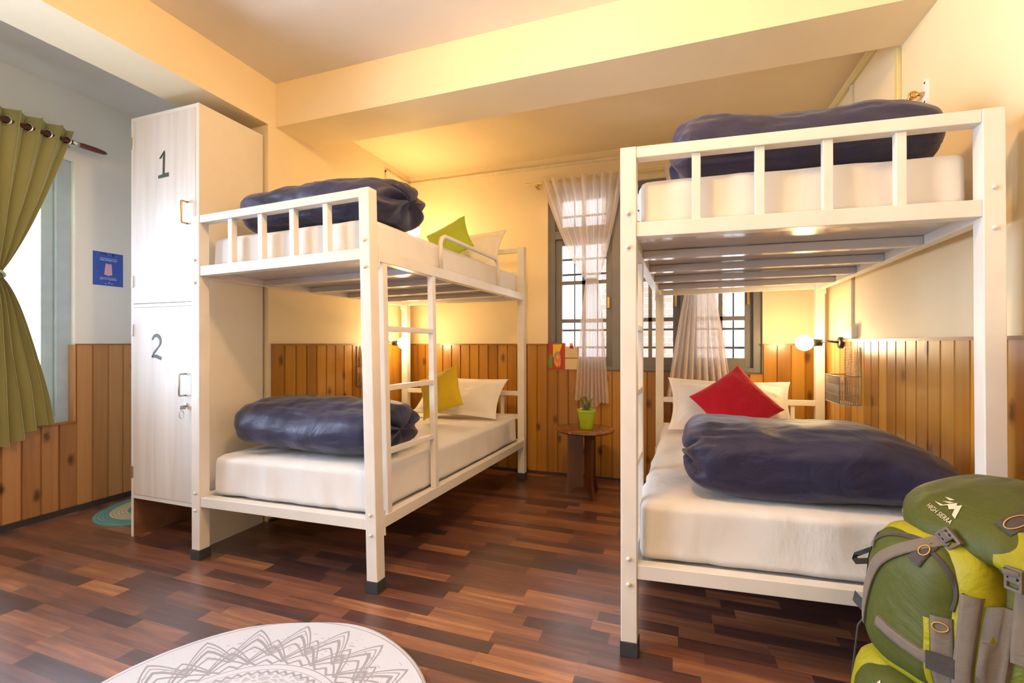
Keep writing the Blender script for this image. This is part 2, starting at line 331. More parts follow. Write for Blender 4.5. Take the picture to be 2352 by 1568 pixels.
# ------------------------------------------------------------------ geometry helpers
def link(name, bm, mats, parent=None, loc=None, smooth=False, angle=None):
    """one mesh object; vertices are given in world space and re-based on the root"""
    org = V(loc) if loc is not None else (V(root_of(parent)['_o']) if parent else V((0, 0, 0)))
    bmesh.ops.translate(bm, verts=bm.verts, vec=-org)
    me = bpy.data.meshes.new(name); bm.normal_update(); bm.to_mesh(me); bm.free()
    for m in (mats if isinstance(mats, (list, tuple)) else [mats]): me.materials.append(m)
    if smooth:
        me.polygons.foreach_set('use_smooth', [True] * len(me.polygons))
        if angle: me.set_sharp_from_angle(angle=math.radians(angle))
    o = bpy.data.objects.new(name, me); C.objects.link(o)
    if parent: o.parent = parent
    elif loc is not None: o.location = org
    if not parent: o['_o'] = tuple(org)
    return o

def root_of(o):
    while o.parent: o = o.parent
    return o

def thing(name, label, cat, loc, group=None):
    o = bpy.data.objects.new(name, None); C.objects.link(o); o.location = loc; o['_o'] = tuple(loc)
    o.empty_display_size = 0.05
    o['label'] = label; o['category'] = cat
    if group: o['group'] = group
    return o

def tag(o, label, cat, group=None):
    o['label'] = label; o['category'] = cat
    if group: o['group'] = group
    return o

def struct(o):
    o['kind'] = 'structure'; return o

def box(bm, x0, y0, z0, x1, y1, z1, mi=0, bev=0.0, f=None):
    vs = [bm.verts.new((x, y, z)) for x in (x0, x1) for y in (y0, y1) for z in (z0, z1)]
    a = [(0, 1, 3, 2), (4, 6, 7, 5), (0, 4, 5, 1), (2, 3, 7, 6), (0, 2, 6, 4), (1, 5, 7, 3)]
    fs = [bm.faces.new([vs[i] for i in q]) for q in a]
    for q in fs: q.material_index = mi
    if bev:
        es = list({e for q in fs for e in q.edges})
        r = bmesh.ops.bevel(bm, geom=es, offset=bev, segments=2, affect='EDGES', profile=0.5)
        vs = list({v for v in r['verts']} | {v for v in vs if v.is_valid})
    if f:
        for v in vs:
            if v.is_valid: v.co = f(*v.co)
    return vs

def obox(bm, c, ax, ay, az, hx, hy, hz, mi=0, bev=0.0):
    """oriented box"""
    c = V(c); ax, ay, az = V(ax).normalized(), V(ay).normalized(), V(az).normalized()
    return box(bm, -hx, -hy, -hz, hx, hy, hz, mi, bev, f=lambda x, y, z: c + ax * x + ay * y + az * z)

def tube(bm, pts, r, seg=8, closed=False, mi=0, caps=True, radii=None):
    pts = [V(p) for p in pts]; n = len(pts); rings = []
    prev = None
    for i, p in enumerate(pts):
        if closed: t = pts[(i + 1) % n] - pts[i - 1]
        else: t = (pts[min(i + 1, n - 1)] - pts[max(i - 1, 0)])
        t.normalize()
        if prev is None:
            a = t.orthogonal().normalized()
        else:
            a = prev - t * prev.dot(t)
            a = a.normalized() if a.length > 1e-6 else t.orthogonal().normalized()
        prev = a; b = t.cross(a)
        rr = radii[i] if radii else r
        rings.append([bm.verts.new(p + (a * math.cos(2 * PI * k / seg) + b * math.sin(2 * PI * k / seg)) * rr) for k in range(seg)])
    m = n if closed else n - 1
    for i in range(m):
        A, B = rings[i], rings[(i + 1) % n]
        for k in range(seg):
            q = bm.faces.new((A[k], A[(k + 1) % seg], B[(k + 1) % seg], B[k])); q.material_index = mi; q.smooth = True
    if caps and not closed:
        bm.faces.new(list(reversed(rings[0]))).material_index = mi; bm.faces.new(rings[-1]).material_index = mi

def lathe(bm, c, prof, seg=32, mi=0, axis=None):
    """prof: list of (r, h); axis default +z"""
    c = V(c); az = V(axis).normalized() if axis else V((0, 0, 1))
    ax = az.orthogonal().normalized(); ay = az.cross(ax)
    rings = []
    for r, h in prof:
        if r < 1e-5: rings.append([bm.verts.new(c + az * h)])
        else: rings.append([bm.verts.new(c + az * h + (ax * math.cos(2 * PI * k / seg) + ay * math.sin(2 * PI * k / seg)) * r) for k in range(seg)])
    for i in range(len(rings) - 1):
        A, B = rings[i], rings[i + 1]
        for k in range(seg):
            k2 = (k + 1) % seg
            if len(A) == 1 and len(B) == 1: continue
            if len(A) == 1: q = bm.faces.new((A[0], B[k2], B[k]))
            elif len(B) == 1: q = bm.faces.new((A[k], A[k2], B[0]))
            else: q = bm.faces.new((A[k], A[k2], B[k2], B[k]))
            q.material_index = mi; q.smooth = True

def sgnpow(v, p): return math.copysign(abs(v) ** p, v)

def superell(bm, f, hx, hy, hz, e1=0.5, e2=0.5, nu=40, nv=24, mi=0, disp=None):
    """superellipsoid mapped through f(x,y,z)->world"""
    rows = []
    for j in range(nv + 1):
        ph = -PI / 2 + PI * j / nv
        cz, sz = sgnpow(math.cos(ph), e1), sgnpow(math.sin(ph), e1)
        if j in (0, nv):
            rows.append([bm.verts.new(f(0, 0, hz * sz))]); continue
        row = []
        for i in range(nu):
            th = 2 * PI * i / nu
            p = V((hx * cz * sgnpow(math.cos(th), e2), hy * cz * sgnpow(math.sin(th), e2), hz * sz))
            if disp:
                p = disp(p)
            row.append(bm.verts.new(f(*p)))
        rows.append(row)
    for j in range(nv):
        A, B = rows[j], rows[j + 1]
        for i in range(nu):
            k = (i + 1) % nu
            if len(A) == 1: q = bm.faces.new((A[0], B[k], B[i]))
            elif len(B) == 1: q = bm.faces.new((A[i], A[k], B[0]))
            else: q = bm.faces.new((A[i], A[k], B[k], B[i]))
            q.material_index = mi; q.smooth = True

def grid(bm, nu, nv, f, mi=0):
    vs = [[bm.verts.new(f(i / nu, j / nv)) for i in range(nu + 1)] for j in range(nv + 1)]
    for j in range(nv):
        for i in range(nu):
            q = bm.faces.new((vs[j][i], vs[j][i + 1], vs[j + 1][i + 1], vs[j + 1][i])); q.smooth = True; q.material_index = mi
    return vs

def lerp(a, b, t): return a + (b - a) * t
def sstep(a, b, x):
    t = max(0, min(1, (x - a) / (b - a))); return t * t * (3 - 2 * t)

# ------------------------------------------------------------------ camera
H0C = 1.05
cam_d = bpy.data.cameras.new('camera'); cam = bpy.data.objects.new('camera', cam_d); C.objects.link(cam)
cam.location = (0, 0, H0C); cam.rotation_euler = (PI / 2, 0, math.radians(19.2))
cam_d.sensor_width = 36; cam_d.lens = 1045 / 2352 * 36; cam_d.shift_y = 5 / 2352; cam_d.clip_start = 0.02
bpy.context.scene.camera = cam

# ------------------------------------------------------------------ room
XL, XR, YB, XW, YF = -2.24, 0.955, 3.60, -3.54, -2.2     # main left wall, right wall, back wall, bay window wall, front wall
YCOL = 2.06                                              # front edge of the column / left wall
ZC, ZCB, ZBM = 2.61, 2.56, 2.35                          # ceiling, alcove ceiling, beam soffit
WH = 1.05                                                # wainscot top

def sbox(name, x0, y0, z0, x1, y1, z1, m):
    bm = bmesh.new(); box(bm, x0, y0, z0, x1, y1, z1)
    return struct(link(name, bm, m))

sbox('floor', XW - 0.3, YF - 0.1, -0.1, XR + 0.2, YB + 0.2, 0, M['floor'])
sbox('ceiling', XL, YF - 0.1, ZC, XR + 0.15, 2.43, ZC + 0.1, M['ceiling'])
sbox('ceiling.001', XL, 2.43, ZCB, XR + 0.15, YB + 0.15, ZC + 0.1, M['wall'])
sbox('ceiling.002', XW - 0.2, YF - 0.1, 2.63, XL, 2.9, 2.73, M['wall_white'])
# cross beam and bay beam
sbox('trim_1', XL, 2.115, ZBM, XR, 2.43, ZC + 0.01, M['wall'])
bm = bmesh.new(); box(bm, XL - 0.29, YF, 2.343, XL, YCOL, 2.63)
struct(link('trim_2', bm, M['wall']))
# left wall of the alcove: column face and wall back to the corner, return wall behind the locker
bm = bmesh.new(); box(bm, XL - 0.2, YCOL, 0, XL, YB, ZC); struct(link('wall_left', bm, M['wall']))
bm = bmesh.new(); box(bm, XW - 0.1, 2.75, 0, XL - 0.2, 2.95, 2.63); struct(link('wall_bay', bm, M['wall_white']))
# back wall with window opening
OX0, OX1, OZ0, OZ1 = -0.945, 0.612, 0.84, 2.30
bm = bmesh.new()
box(bm, XL - 0.2, YB, 0, OX0, YB + 0.16, ZC); box(bm, OX1, YB, 0, XR + 0.1, YB + 0.16, ZC)
box(bm, OX0, YB, 0, OX1, YB + 0.16, OZ0); box(bm, OX0, YB, OZ1, OX1, YB + 0.16, ZC)
struct(link('wall_back', bm, M['wall']))
bm = bmesh.new(); box(bm, XR, YF, 0, XR + 0.15, YB + 0.1, ZC + 0.05); struct(link('wall_right', bm, M['wall']))
bm = bmesh.new(); box(bm, XW - 0.2, YF - 0.12, 0, XR + 0.15, YF, 2.7); struct(link('wall_front', bm, M['wall']))
# bay window wall
WY0, WY1, WZ0, WZ1 = -1.70, 1.80, 0.56, 2.20
bm = bmesh.new()
box(bm, XW - 0.14, YF, 0, XW, WY0, 2.65); box(bm, XW - 0.14, WY1, 0, XW, 2.8, 2.65)
box(bm, XW - 0.14, WY0, 0, XW, WY1, WZ0); box(bm, XW - 0.14, WY0, WZ1, XW, WY1, 2.65)
struct(link('wall_window', bm, M['wall_white']))

def boards(bm, p0, d, up, nrm, length, z0, z1, bw=0.088, th=0.014, tone=None, cut=None):
    """run of v-groove boards: p0 start on wall line, d along, nrm into room"""
    d, nrm = V(d), V(nrm); n = max(1, round(length / bw)); w = length / n
    lay = bm.loops.layers.float_color.get('tone') or bm.loops.layers.float_color.new('tone')
    uvl = bm.loops.layers.uv.get('uv') or bm.loops.layers.uv.new('uv')
    u0 = random.random() * 7
    for i in range(n):
        t = (random.random(), random.random(), random.random())
        t = (t[0], t[0] * 0.9 + 0.1 * t[1], t[0])
        a, b = i * w, (i + 1) * w
        g = 0.0035
        prof = [(a, 0.004), (a + 0.0015, 0.004), (a + g + 0.002, th), (b - g - 0.002, th), (b - 0.0015, 0.004), (b, 0.004)]
        lo, hi = [], []
        for s, h in prof:
            q = V(p0) + d * s + nrm * h
            zz1 = z1(s) if callable(z1) else z1
            lo.append(bm.verts.new((q.x, q.y, z0))); hi.append(bm.verts.new((q.x, q.y, zz1)))
        for k in range(5):
            f = bm.faces.new((lo[k], lo[k + 1], hi[k + 1], hi[k]))
            for lp in f.loops:
                lp[lay] = (*t, 1); q = lp.vert.co - V(p0); lp[uvl].uv = (u0 + q.dot(d), lp.vert.co.z + u0)
        f = bm.faces.new(hi)
        for lp in f.loops: lp[lay] = (*t, 1)

SK = 0.0
# alcove left wall wainscot
bm = bmesh.new(); boards(bm, (XL, YCOL + 0.02, 0), (0, 1, 0), 0, (1, 0, 0), YB - YCOL - 0.02, SK, WH - 0.012); struct(link('trim_3', bm, M['pine']))
bm = bmesh.new()
boards(bm, (XL, YB, 0), (1, 0, 0), 0, (0, -1, 0), OX0 - XL, SK, WH - 0.012)
boards(bm, (OX0, YB, 0), (1, 0, 0), 0, (0, -1, 0), OX1 - OX0, SK, OZ0 - 0.004)
boards(bm, (OX1, YB, 0), (1, 0, 0), 0, (0, -1, 0), XR - OX1, SK, WH - 0.012)
struct(link('trim_4', bm, M['pine']))
bm = bmesh.new(); boards(bm, (XR, YF, 0), (0, 1, 0), 0, (-1, 0, 0), YB - YF, SK, 1.073 - 0.012); struct(link('trim_5', bm, M['pine']))
M['pine_l'] = pine_material('pale pine boards by the window', 'z', ((0.30, 0.13, 0.045), (0.46, 0.22, 0.08), (0.60, 0.32, 0.13)), 0.35)
bm = bmesh.new()
boards(bm, (XW, YF, 0), (0, 1, 0), 0, (1, 0, 0), WY1 - YF, 0.0, lambda s: WZ0 - 0.004, bw=0.085)
boards(bm, (XW, WY1, 0), (0, 1, 0), 0, (1, 0, 0), 2.75 - WY1, 0.0, WH - 0.008, bw=0.085)
boards(bm, (XW - 0.12, WY1, 0), (1, 0, 0), 0, (0, -1, 0), 0.135, WZ0, WH - 0.008, bw=0.135)
struct(link('trim_6', bm, M['pine_l']))
# cap mouldings
bm = bmesh.new()
box(bm, XL, YCOL + 0.02, WH - 0.012, XL + 0.022, YB, WH)
box(bm, XL, YB - 0.022, WH - 0.012, OX0, YB, WH); box(bm, OX1, YB - 0.022, WH - 0.012, XR, YB, WH)
box(bm, XR - 0.022, YF, 1.073 - 0.012, XR, YB, 1.073)
box(bm, OX0, YB - 0.02, OZ0 - 0.006, OX1, YB + 0.05, OZ0)
box(bm, XW, WY0, WZ0 - 0.006, XW + 0.02, WY1, WZ0 + 0.006); box(bm, XW - 0.12, WY0, WZ0 - 0.006, XW, WY1, WZ0 + 0.003)
box(bm, XW, WY1, WH - 0.008, XW + 0.018, 2.75, WH)
struct(link('trim_7', bm, M['pine_trim']))
bm = bmesh.new()
box(bm, XW, YF, 0, XW + 0.028, 2.75, 0.035); 
struct(link('baseboard_left', bm, M['skirt']))
bm = bmesh.new()
box(bm, XL, YB - 0.03, 0, XR, YB, 0.012); box(bm, XR - 0.024, YF, 0, XR, YB, 0.012); box(bm, XL, YCOL, 0, XL + 0.024, YB, 0.012)
struct(link('baseboard_back', bm, M['skirt']))

# ------------------------------------------------------------------ back window (structure)
YW = YB + 0.075
bm = bmesh.new(); fr = 0.055
box(bm, OX0, YW - 0.05, OZ0, OX0 + fr, YW + 0.04, OZ1, bev=0.003); box(bm, OX1 - fr, YW - 0.05, OZ0, OX1, YW + 0.04, OZ1, bev=0.003)
box(bm, OX0 + 0.002, YW - 0.048, OZ0 + 0.001, OX1 - 0.002, YW + 0.038, OZ0 + 0.035); box(bm, OX0 + 0.002, YW - 0.048, OZ1 - 0.05, OX1 - 0.002, YW + 0.038, OZ1 - 0.001)
mull = [-0.397, 0.103]
for x in mull: box(bm, x - 0.035, YW - 0.05, OZ0, x + 0.035, YW + 0.04, OZ1, bev=0.003)
box(bm, OX0, YW - 0.045, 1.90, OX1, YW + 0.04, 1.965, bev=0.003)
w1 = struct(link('window_1', bm, M['winframe']))
bays = [(OX0 + fr, mull[0] - 0.035), (mull[0] + 0.035, mull[1] - 0.035), (mull[1] + 0.035, OX1 - fr)]
for bi, (a, b) in enumerate(bays):
    bm = bmesh.new(); sw = 0.05; z0, z1 = OZ0 + 0.035, 1.90; yy0, yy1 = YW - 0.015, YW + 0.02
    box(bm, a, yy0, z0, a + sw, yy1, z1, bev=0.002); box(bm, b - sw, yy0, z0, b, yy1, z1, bev=0.002)
    box(bm, a + sw - 0.002, yy0 + 0.001, z0, b - sw + 0.002, yy1 - 0.001, z0 + 0.07); box(bm, a + sw - 0.002, yy0 + 0.001, z1 - sw, b - sw + 0.002, yy1 - 0.001, z1)
    mid = (a + b) / 2
    box(bm, mid - 0.014, yy0 + 0.004, z0, mid + 0.014, yy1 - 0.004, z1)
    for zz in (1.235, 1.545): box(bm, a + sw, yy0 + 0.004, zz - 0.015, b - sw, yy1 - 0.005, zz + 0.015)
    s = struct(link('window_sash', bm, M['winframe'], w1))
    bm = bmesh.new(); box(bm, a, YW + 0.001, z0, b, YW + 0.004, z1); struct(link('window_pane', bm, M['glass'], s))
    bm = bmesh.new(); box(bm, a, YW + 0.001, 1.965, b, YW + 0.004, OZ1 - 0.05)
    struct(link('window_pane', bm, M['glass'], w1))
    bm = bmesh.new(); box(bm, a, yy0, 1.965, a + 0.05, yy1, OZ1 - 0.05); box(bm, b - 0.05, yy0, 1.965, b, yy1, OZ1 - 0.05); box(bm, mid - 0.016, yy0 + 0.003, 2.0, mid + 0.016, yy1 - 0.003, OZ1 - 0.085)
    box(bm, a + 0.05, yy0 + 0.001, 1.965, b - 0.05, yy1 - 0.001, 2.0); box(bm, a + 0.05, yy0 + 0.001, OZ1 - 0.085, b - 0.05, yy1 - 0.001, OZ1 - 0.05)
    struct(link('window_sash', bm, M['winframe'], w1))
    bm = bmesh.new(); box(bm, b - sw + 0.012, yy0 - 0.02, 1.33, b - sw + 0.03, yy0, 1.42, bev=0.003); struct(link('window_handle', bm, M['brass'], s))
bm = bmesh.new()
for zz in (1.02, 1.16, 1.62, 1.745, 2.1): box(bm, OX0, YW + 0.045, zz - 0.008, OX1, YW + 0.057, zz + 0.008)
for a, b in bays:
    for t in (0.31, 0.72): tube(bm, [(lerp(a, b, t), YW + 0.051, OZ0), (lerp(a, b, t), YW + 0.051, OZ1)], 0.006, 6)
struct(link('window_grille', bm, M['grille'], w1))
# bay window
XG = XW - 0.085
bm = bmesh.new()
box(bm, XG - 0.03, WY1 - 0.075, WZ0, XG + 0.045, WY1, WZ1, bev=0.004); box(bm, XG - 0.03, WY0, WZ0, XG + 0.045, WY0 + 0.06, WZ1, bev=0.004)
box(bm, XG - 0.028, WY0 + 0.002, WZ0 + 0.001, XG + 0.043, WY1 - 0.002, WZ0 + 0.04); box(bm, XG - 0.028, WY0 + 0.002, WZ1 - 0.06, XG + 0.043, WY1 - 0.002, WZ1 - 0.001)
for y in (-1.08, -0.39, 0.30, 1.05): box(bm, XG - 0.029, y - 0.03, WZ0, XG + 0.045, y + 0.03, WZ1, bev=0.004)
w2 = struct(link('window_2', bm, M['winframe_blue']))
for a, b in ((WY0 + 0.06, -1.11), (-1.05, -0.42), (-0.36, 0.27), (0.33, 1.02), (1.08, WY1 - 0.075)):
    bm = bmesh.new(); sw = 0.06; z0, z1 = WZ0 + 0.04, WZ1 - 0.06
    x0, x1 = XG - 0.015, XG + 0.02
    box(bm, x0, a, z0, x1, a + sw, z1, bev=0.003); box(bm, x0, b - sw, z0, x1, b, z1, bev=0.003)
    box(bm, x0 + 0.001, a + sw, z0, x1 - 0.001, b - sw, z0 + 0.07); box(bm, x0 + 0.001, a + sw, z1 - sw, x1 - 0.001, b - sw, z1)
    box(bm, x0 + 0.002, a + sw, 0.86, x1 - 0.002, b - sw, 0.895)
    s = struct(link('window_sash', bm, M['winframe_blue'], w2))
    bm = bmesh.new(); box(bm, XG, a, z0, XG + 0.004, b, z1); struct(link('window_pane', bm, M['glass'], s))
bm = bmesh.new(); box(bm, XW - 0.14, WY1 - 0.001, WH, XW + 0.001, WY1 + 0.0005, WZ1); struct(link('window_reveal', bm, M['white'], w2))

# neighbouring wall seen through the back window
bm = bmesh.new(); box(bm, -0.75, 5.3, 0.0, 0.55, 5.5, 3.6)
nb = link('brick_building', bm, M['brick'], loc=(-0.1, 5.4, 0)); tag(nb, 'pale brick building close outside the barred back window', 'building')

# ------------------------------------------------------------------ bunk beds
W0, L0, HB = 1.04, 1.80, 1.709
def hexmap(b, t):
    b = [V(p) for p in b]; t = [V(p) for p in t]
    def f(x, y, z):
        u, v, w = x / W0, y / L0, z / HB
        lo = b[0] * (1 - u) * (1 - v) + b[1] * u * (1 - v) + b[2] * (1 - u) * v + b[3] * u * v
        hi = t[0] * (1 - u) * (1 - v) + t[1] * u * (1 - v) + t[2] * (1 - u) * v + t[3] * u * v
        return lo * (1 - w) + hi * w
    return f
mapA = hexmap([(-2.205, 1.581, 0), (-1.158, 1.614, 0), (-2.145, 3.38, 0), (-1.063, 3.40, 0)],
              [(-2.222, 1.592, 1.675), (-1.195, 1.602, 1.709), (-2.15, 3.38, 1.665), (-1.066, 3.40, 1.685)])
mapB = hexmap([(-0.158, 1.567, 0), (0.895, 1.655, 0), (-0.096, 3.38, 0), (0.925, 3.42, 0)],
              [(-0.160, 1.567, 1.709), (0.878, 1.641, 1.709), (-0.096, 3.38, 1.68), (0.925, 3.42, 1.70)])
LR0, LR1, MR0, MR1 = 0.262, 0.309, 1.408, 1.456
P = 0.052
def bunk(f, label, ladder_right):
    root = thing('bunk_bed', label, 'bunk bed', tuple(f(W0 / 2, L0 / 2, 0)), 'white metal bunk beds')
    m = M['bed']
    for ix, x in enumerate((0, W0 - P)):
        for iy, y in enumerate((0, L0 - P)):
            top = HB if iy == 0 else 1.825
            bm = bmesh.new(); box(bm, x, y, 0.045, x + P, y + P, top, bev=0.0025, f=f)
            p = link('post', bm, m, root)
            bm = bmesh.new(); box(bm, x - 0.003, y - 0.003, 0.0, x + P + 0.003, y + P + 0.003, 0.05, bev=0.002, f=f)
            link('foot_cap', bm, M['rubber'], p)
            if iy == 0:
                for z in (1.487, 1.374, 0.328, 0.243):
                    bm = bmesh.new(); lathe(bm, (x + P / 2, y + 0.002, z), [(0, 0.009), (0.005, 0.009), (0.0085, 0.004), (0.009, -0.002)], 6, axis=(0, -1, 0))
                    for v in bm.verts: v.co = f(*v.co)
                    link('bolt', bm, M['bolt'], p)
    def bar(name, x0, y0, z0, x1, y1, z1, bev=0.002, mm=m):
        bm = bmesh.new(); box(bm, x0, y0, z0, x1, y1, z1, bev=bev, f=f); return link(name, bm, mm, root)
    # foot end
    bar('end_rail', P, 0.004, LR0, W0 - P, P - 0.004, LR1)
    bar('end_rail', P, 0.004, MR0, W0 - P, P - 0.004, MR1)
    bar('end_rail', P, 0.003, 1.672, W0 - P, P - 0.003, HB)
    n = 4
    for i in range(n):
        xc = P + (W0 - 2 * P) * (i + 1) / (n + 1)
        bar('baluster', xc - 0.0135, 0.012, MR1, xc + 0.0135, 0.04, 1.672)
    # head end
    y0, y1 = L0 - P + 0.01, L0 - 0.01
    for z in (LR0, MR0): bar('end_rail', P, y0, z, W0 - P, y1, z + 0.047)
    for z in (0.47, 0.655, 1.60, 1.785): bar('end_rail', P, y0, z, W0 - P, y1, z + 0.035)
    for x in (0.42, 0.86) : bar('head_bar', x - 0.012, y0 + 0.006, 0.505, x + 0.012, y1 - 0.006, 0.655)
    # side rails, decks, slats
    for zb, zt, nm in ((LR0, LR1, 'lower'), (MR0, MR1, 'upper')):
        for x in (0.0, W0 - 0.04):
            r = bar('side_rail', x, P, zb - 0.004, x + 0.04, L0 - P, zt)
            for y in (P, L0 - P - 0.006):
                xo = x - 0.004 if x == 0 else x
                bm = bmesh.new(); box(bm, xo, y, zb - 0.035, xo + 0.044, y + 0.006, zt + 0.025, f=f); link('bracket', bm, m, r)
        bar('deck', 0.04, P, zb + 0.028, W0 - 0.04, L0 - P, zb + 0.034, 0, M['deck'])
        for k in range(4):
            y = P + (L0 - 2 * P) * (k + 1) / 5
            bar('slat', 0.04, y - 0.02, zb - 0.006, W0 - 0.04, y + 0.02, zb + 0.0275, 0.003, M['deck'])
    # ladder
    x0 = W0 - 0.032 if ladder_right else 0.0
    bm = bmesh.new()
    ya, yb, wd = 0.085, 0.475, 0.03
    for y in (ya, yb): box(bm, x0, y, LR1, x0 + 0.03, y + wd, MR0 - 0.004, bev=0.002, f=f)
    lad = link('ladder', bm, m, root)
    for z in (0.575, 0.855, 1.118):
        bm = bmesh.new(); box(bm, x0 + 0.003, ya + wd, z - 0.012, x0 + 0.027, yb, z + 0.012, bev=0.002, f=f); link('rung', bm, m, lad)
    # guard rail: bent round tube
    xg = W0 - 0.018 if ladder_right else 0.018
    pts = [(xg, 0.585, MR1), (xg, 0.585, 1.60), (xg, 0.60, 1.628), (xg, 0.63, 1.643), (xg, 1.27, 1.643), (xg, 1.30, 1.628), (xg, 1.315, 1.60), (xg, 1.315, MR1)]
    bm = bmesh.new(); tube(bm, [f(*p) for p in pts], 0.0125, 12); link('guard_rail', bm, m, root)
    return root
bunk(mapA, 'white metal bunk bed beside the tall numbered locker', True)
bunk(mapB, 'white metal bunk bed along the right wall, behind the backpack', False)

def mattress(f, z0, z1, label, x0=0.05, x1=None, y0=0.062, y1=None, seed=0):
    x1 = x1 or W0 - 0.05; y1 = y1 or L0 - 0.06
    hx, hy, hz = (x1 - x0) / 2, (y1 - y0) / 2, (z1 - z0) / 2; r = 0.036
    bm = bmesh.new()
    nx, ny, nz = 40, 64, 10
    bmesh.ops.create_cube(bm, size=2.0)
    bmesh.ops.subdivide_edges(bm, edges=bm.edges[:], cuts=27, use_grid_fill=True)
    for v in bm.verts:
        # map cube coordinates, denser near edges
        c = V((sgnpow(v.co.x, 0.75) * hx, sgnpow(v.co.y, 0.75) * hy, sgnpow(v.co.z, 0.8) * hz))
        i = V((max(-hx + r, min(hx - r, c.x)), max(-hy + r, min(hy - r, c.y)), max(-hz + r, min(hz - r, c.z))))
        d = c - i
        if d.length > 1e-6: c = i + d.normalized() * min(r, max(abs(d.x), abs(d.y), abs(d.z)))
        w = noise.noise(V((c.x * 5 + seed, c.y * 4, c.z * 2 + seed))) * 0.007
        side = 1 - sstep(hz - 0.03, hz, c.z)
        w += side * noise.noise(V((c.x * 16 + seed, c.y * 16, c.z * 4))) * 0.010
        c += V((c.x / hx * w * side, c.y / hy * w * side, w * 0.7 if c.z > 0 else 0))
        wx, wy, wz = x0 + hx + c.x, y0 + hy + c.y, z0 + hz + c.z
        v.co = f(wx, wy, max(wz, z0))
    o = link('mattress', bm, M['sheet'], loc=tuple(f((x0 + x1) / 2, (y0 + y1) / 2, z0)), smooth=True)
    return tag(o, label, 'mattress', 'white sheeted mattresses')
zl, zu = LR0 + 0.036, MR0 + 0.036
mattress(mapA, zl, 0.503, 'white sheeted mattress on the lower bunk beside the locker', seed=1)
mattress(mapA, zu, 1.61, 'white sheeted mattress on the upper bunk beside the locker', seed=5)
mattress(mapB, zl, 0.508, 'white sheeted mattress on the lower bunk behind the backpack', seed=9)
mattress(mapB, zu, 1.622, 'white sheeted mattress on the upper bunk by the right wall', seed=13)

# ------------------------------------------------------------------ duvets
def duvet(label, x0, x1, y0, y1, z0, z1, f=None, seed=0, folds='right', puff=1.0, tx=None, topx=None, slope=0.0, taper=0.0, e=0.76):
    """folded duvet: rounded rectangular roll along x with a layered open end"""
    bm = bmesh.new(); NS, NT = 96, 72
    hy, hz = (y1 - y0) / 2, (z1 - z0) / 2; cy, cz = (y0 + y1) / 2, (z0 + z1) / 2; cx = (x0 + x1) / 2; hx = (x1 - x0) / 2
    rows = []
    for i in range(NS + 1):
        s = -1 + 2 * i / NS
        s = sgnpow(math.sin(s * PI / 2), 0.9)
        cap = (1 - abs(s) ** 8.0) ** (1 / 2.8)
        cap = max(cap, 0.0)
        row = []
        for k in range(NT):
            th = 2 * PI * k / NT
            c, sn = math.cos(th), math.sin(th)
            yy = sgnpow(c, e) * hy * (0.30 + 0.70 * cap)
            zz = sgnpow(sn, e) * hz * (0.16 + 0.84 * cap)
            # layered ends: squeeze where the folds meet
            end = sstep(0.80, 1.0, s if folds == 'right' else -s)
            lay = abs(math.sin((sn + 0.15) * PI * 1.25))
            xx = s * hx * (1 - 0.10 * end * (1 - lay))
            yy *= 1 - 0.05 * end * (1 - lay)
            p = V((cx + xx, cy + yy, cz + zz))
            nrm = V((0, c, sn))
            a = noise.noise(V((xx * 2.2 + seed, c * 0.9, sn * 0.9 + seed))) * 0.03 * puff
            a += noise.noise(V((xx * 8 + seed, c * 1.2 + seed, sn * 1.2))) * 0.007
            a += abs(noise.noise(V((xx * 5 + seed, c * 3, sn * 3 + seed)))) * -0.014
            a += noise.noise(V((xx * 20 + seed, c * 2, sn * 2))) * 0.004 * (0.4 + max(0, sn))
            # crease along the front where the layers meet
            fr = math.exp(-((sn + 0.25) / 0.10) ** 2) * (0.4 + 0.6 * end) * (1 if c > 0 else 0.5)
            a -= fr * 0.005
            p += nrm * a * (0.35 + 0.65 * cap)
            p.z += slope * s * (0.5 + 0.5 * sn)
            if taper: p.z -= (p.z - z0) * taper * sstep(0.35, 1.0, s)
            if p.z < z0: p.z = z0 + (p.z - z0) * 0.05
            if p.z < z0 + 0.001: p.z = z0 + 0.001
            if topx: p.x += topx * (p.z - z0)
            row.append(bm.verts.new(f(*p) if f else p))
        rows.append(row)
    for i in range(NS):
        for k in range(NT):
            q = bm.faces.new((rows[i][k], rows[i + 1][k], rows[i + 1][(k + 1) % NT], rows[i][(k + 1) % NT])); q.smooth = True
    for row, rev in ((rows[0], True), (rows[-1], False)):
        cc = sum((v.co for v in row), V()) / len(row); cv = bm.verts.new(cc)
        for k in range(NT):
            q = (row[k], row[(k + 1) % NT], cv) if rev else (row[(k + 1) % NT], row[k], cv)
            bm.faces.new(q).smooth = True
    bmesh.ops.recalc_face_normals(bm, faces=bm.faces)
    o = link('folded_duvet', bm, M['navy'], loc=(cx, cy, z0), smooth=True)
    return tag(o, label, 'duvet', 'folded navy duvets on the bunks')
duvet('plump folded navy duvet on the lower bunk beside the locker', -2.13, -1.215, 1.685, 2.15, 0.505, 0.775, seed=3, e=0.88)
duvet('folded navy duvet on the upper bunk beside the locker', -2.11, -1.16, 1.70, 2.10, 1.612, 1.848, seed=21)
duvet('large folded navy duvet on the lower bunk behind the backpack', 0.045, 0.885, 1.655, 2.15, 0.51, 0.765, f=lambda x, y, z: V((x, y + 0.09 * (x - 0.045), z)), seed=33, folds='left', taper=0.30, e=0.66)
duvet('folded navy duvet on the upper bunk near the ceiling', -0.005, 0.825, 1.66, 2.02, 1.626, 1.862, f=lambda x, y, z: V((x, y + 0.09 * x, z)), seed=47, folds='left', slope=0.010, taper=0.22)

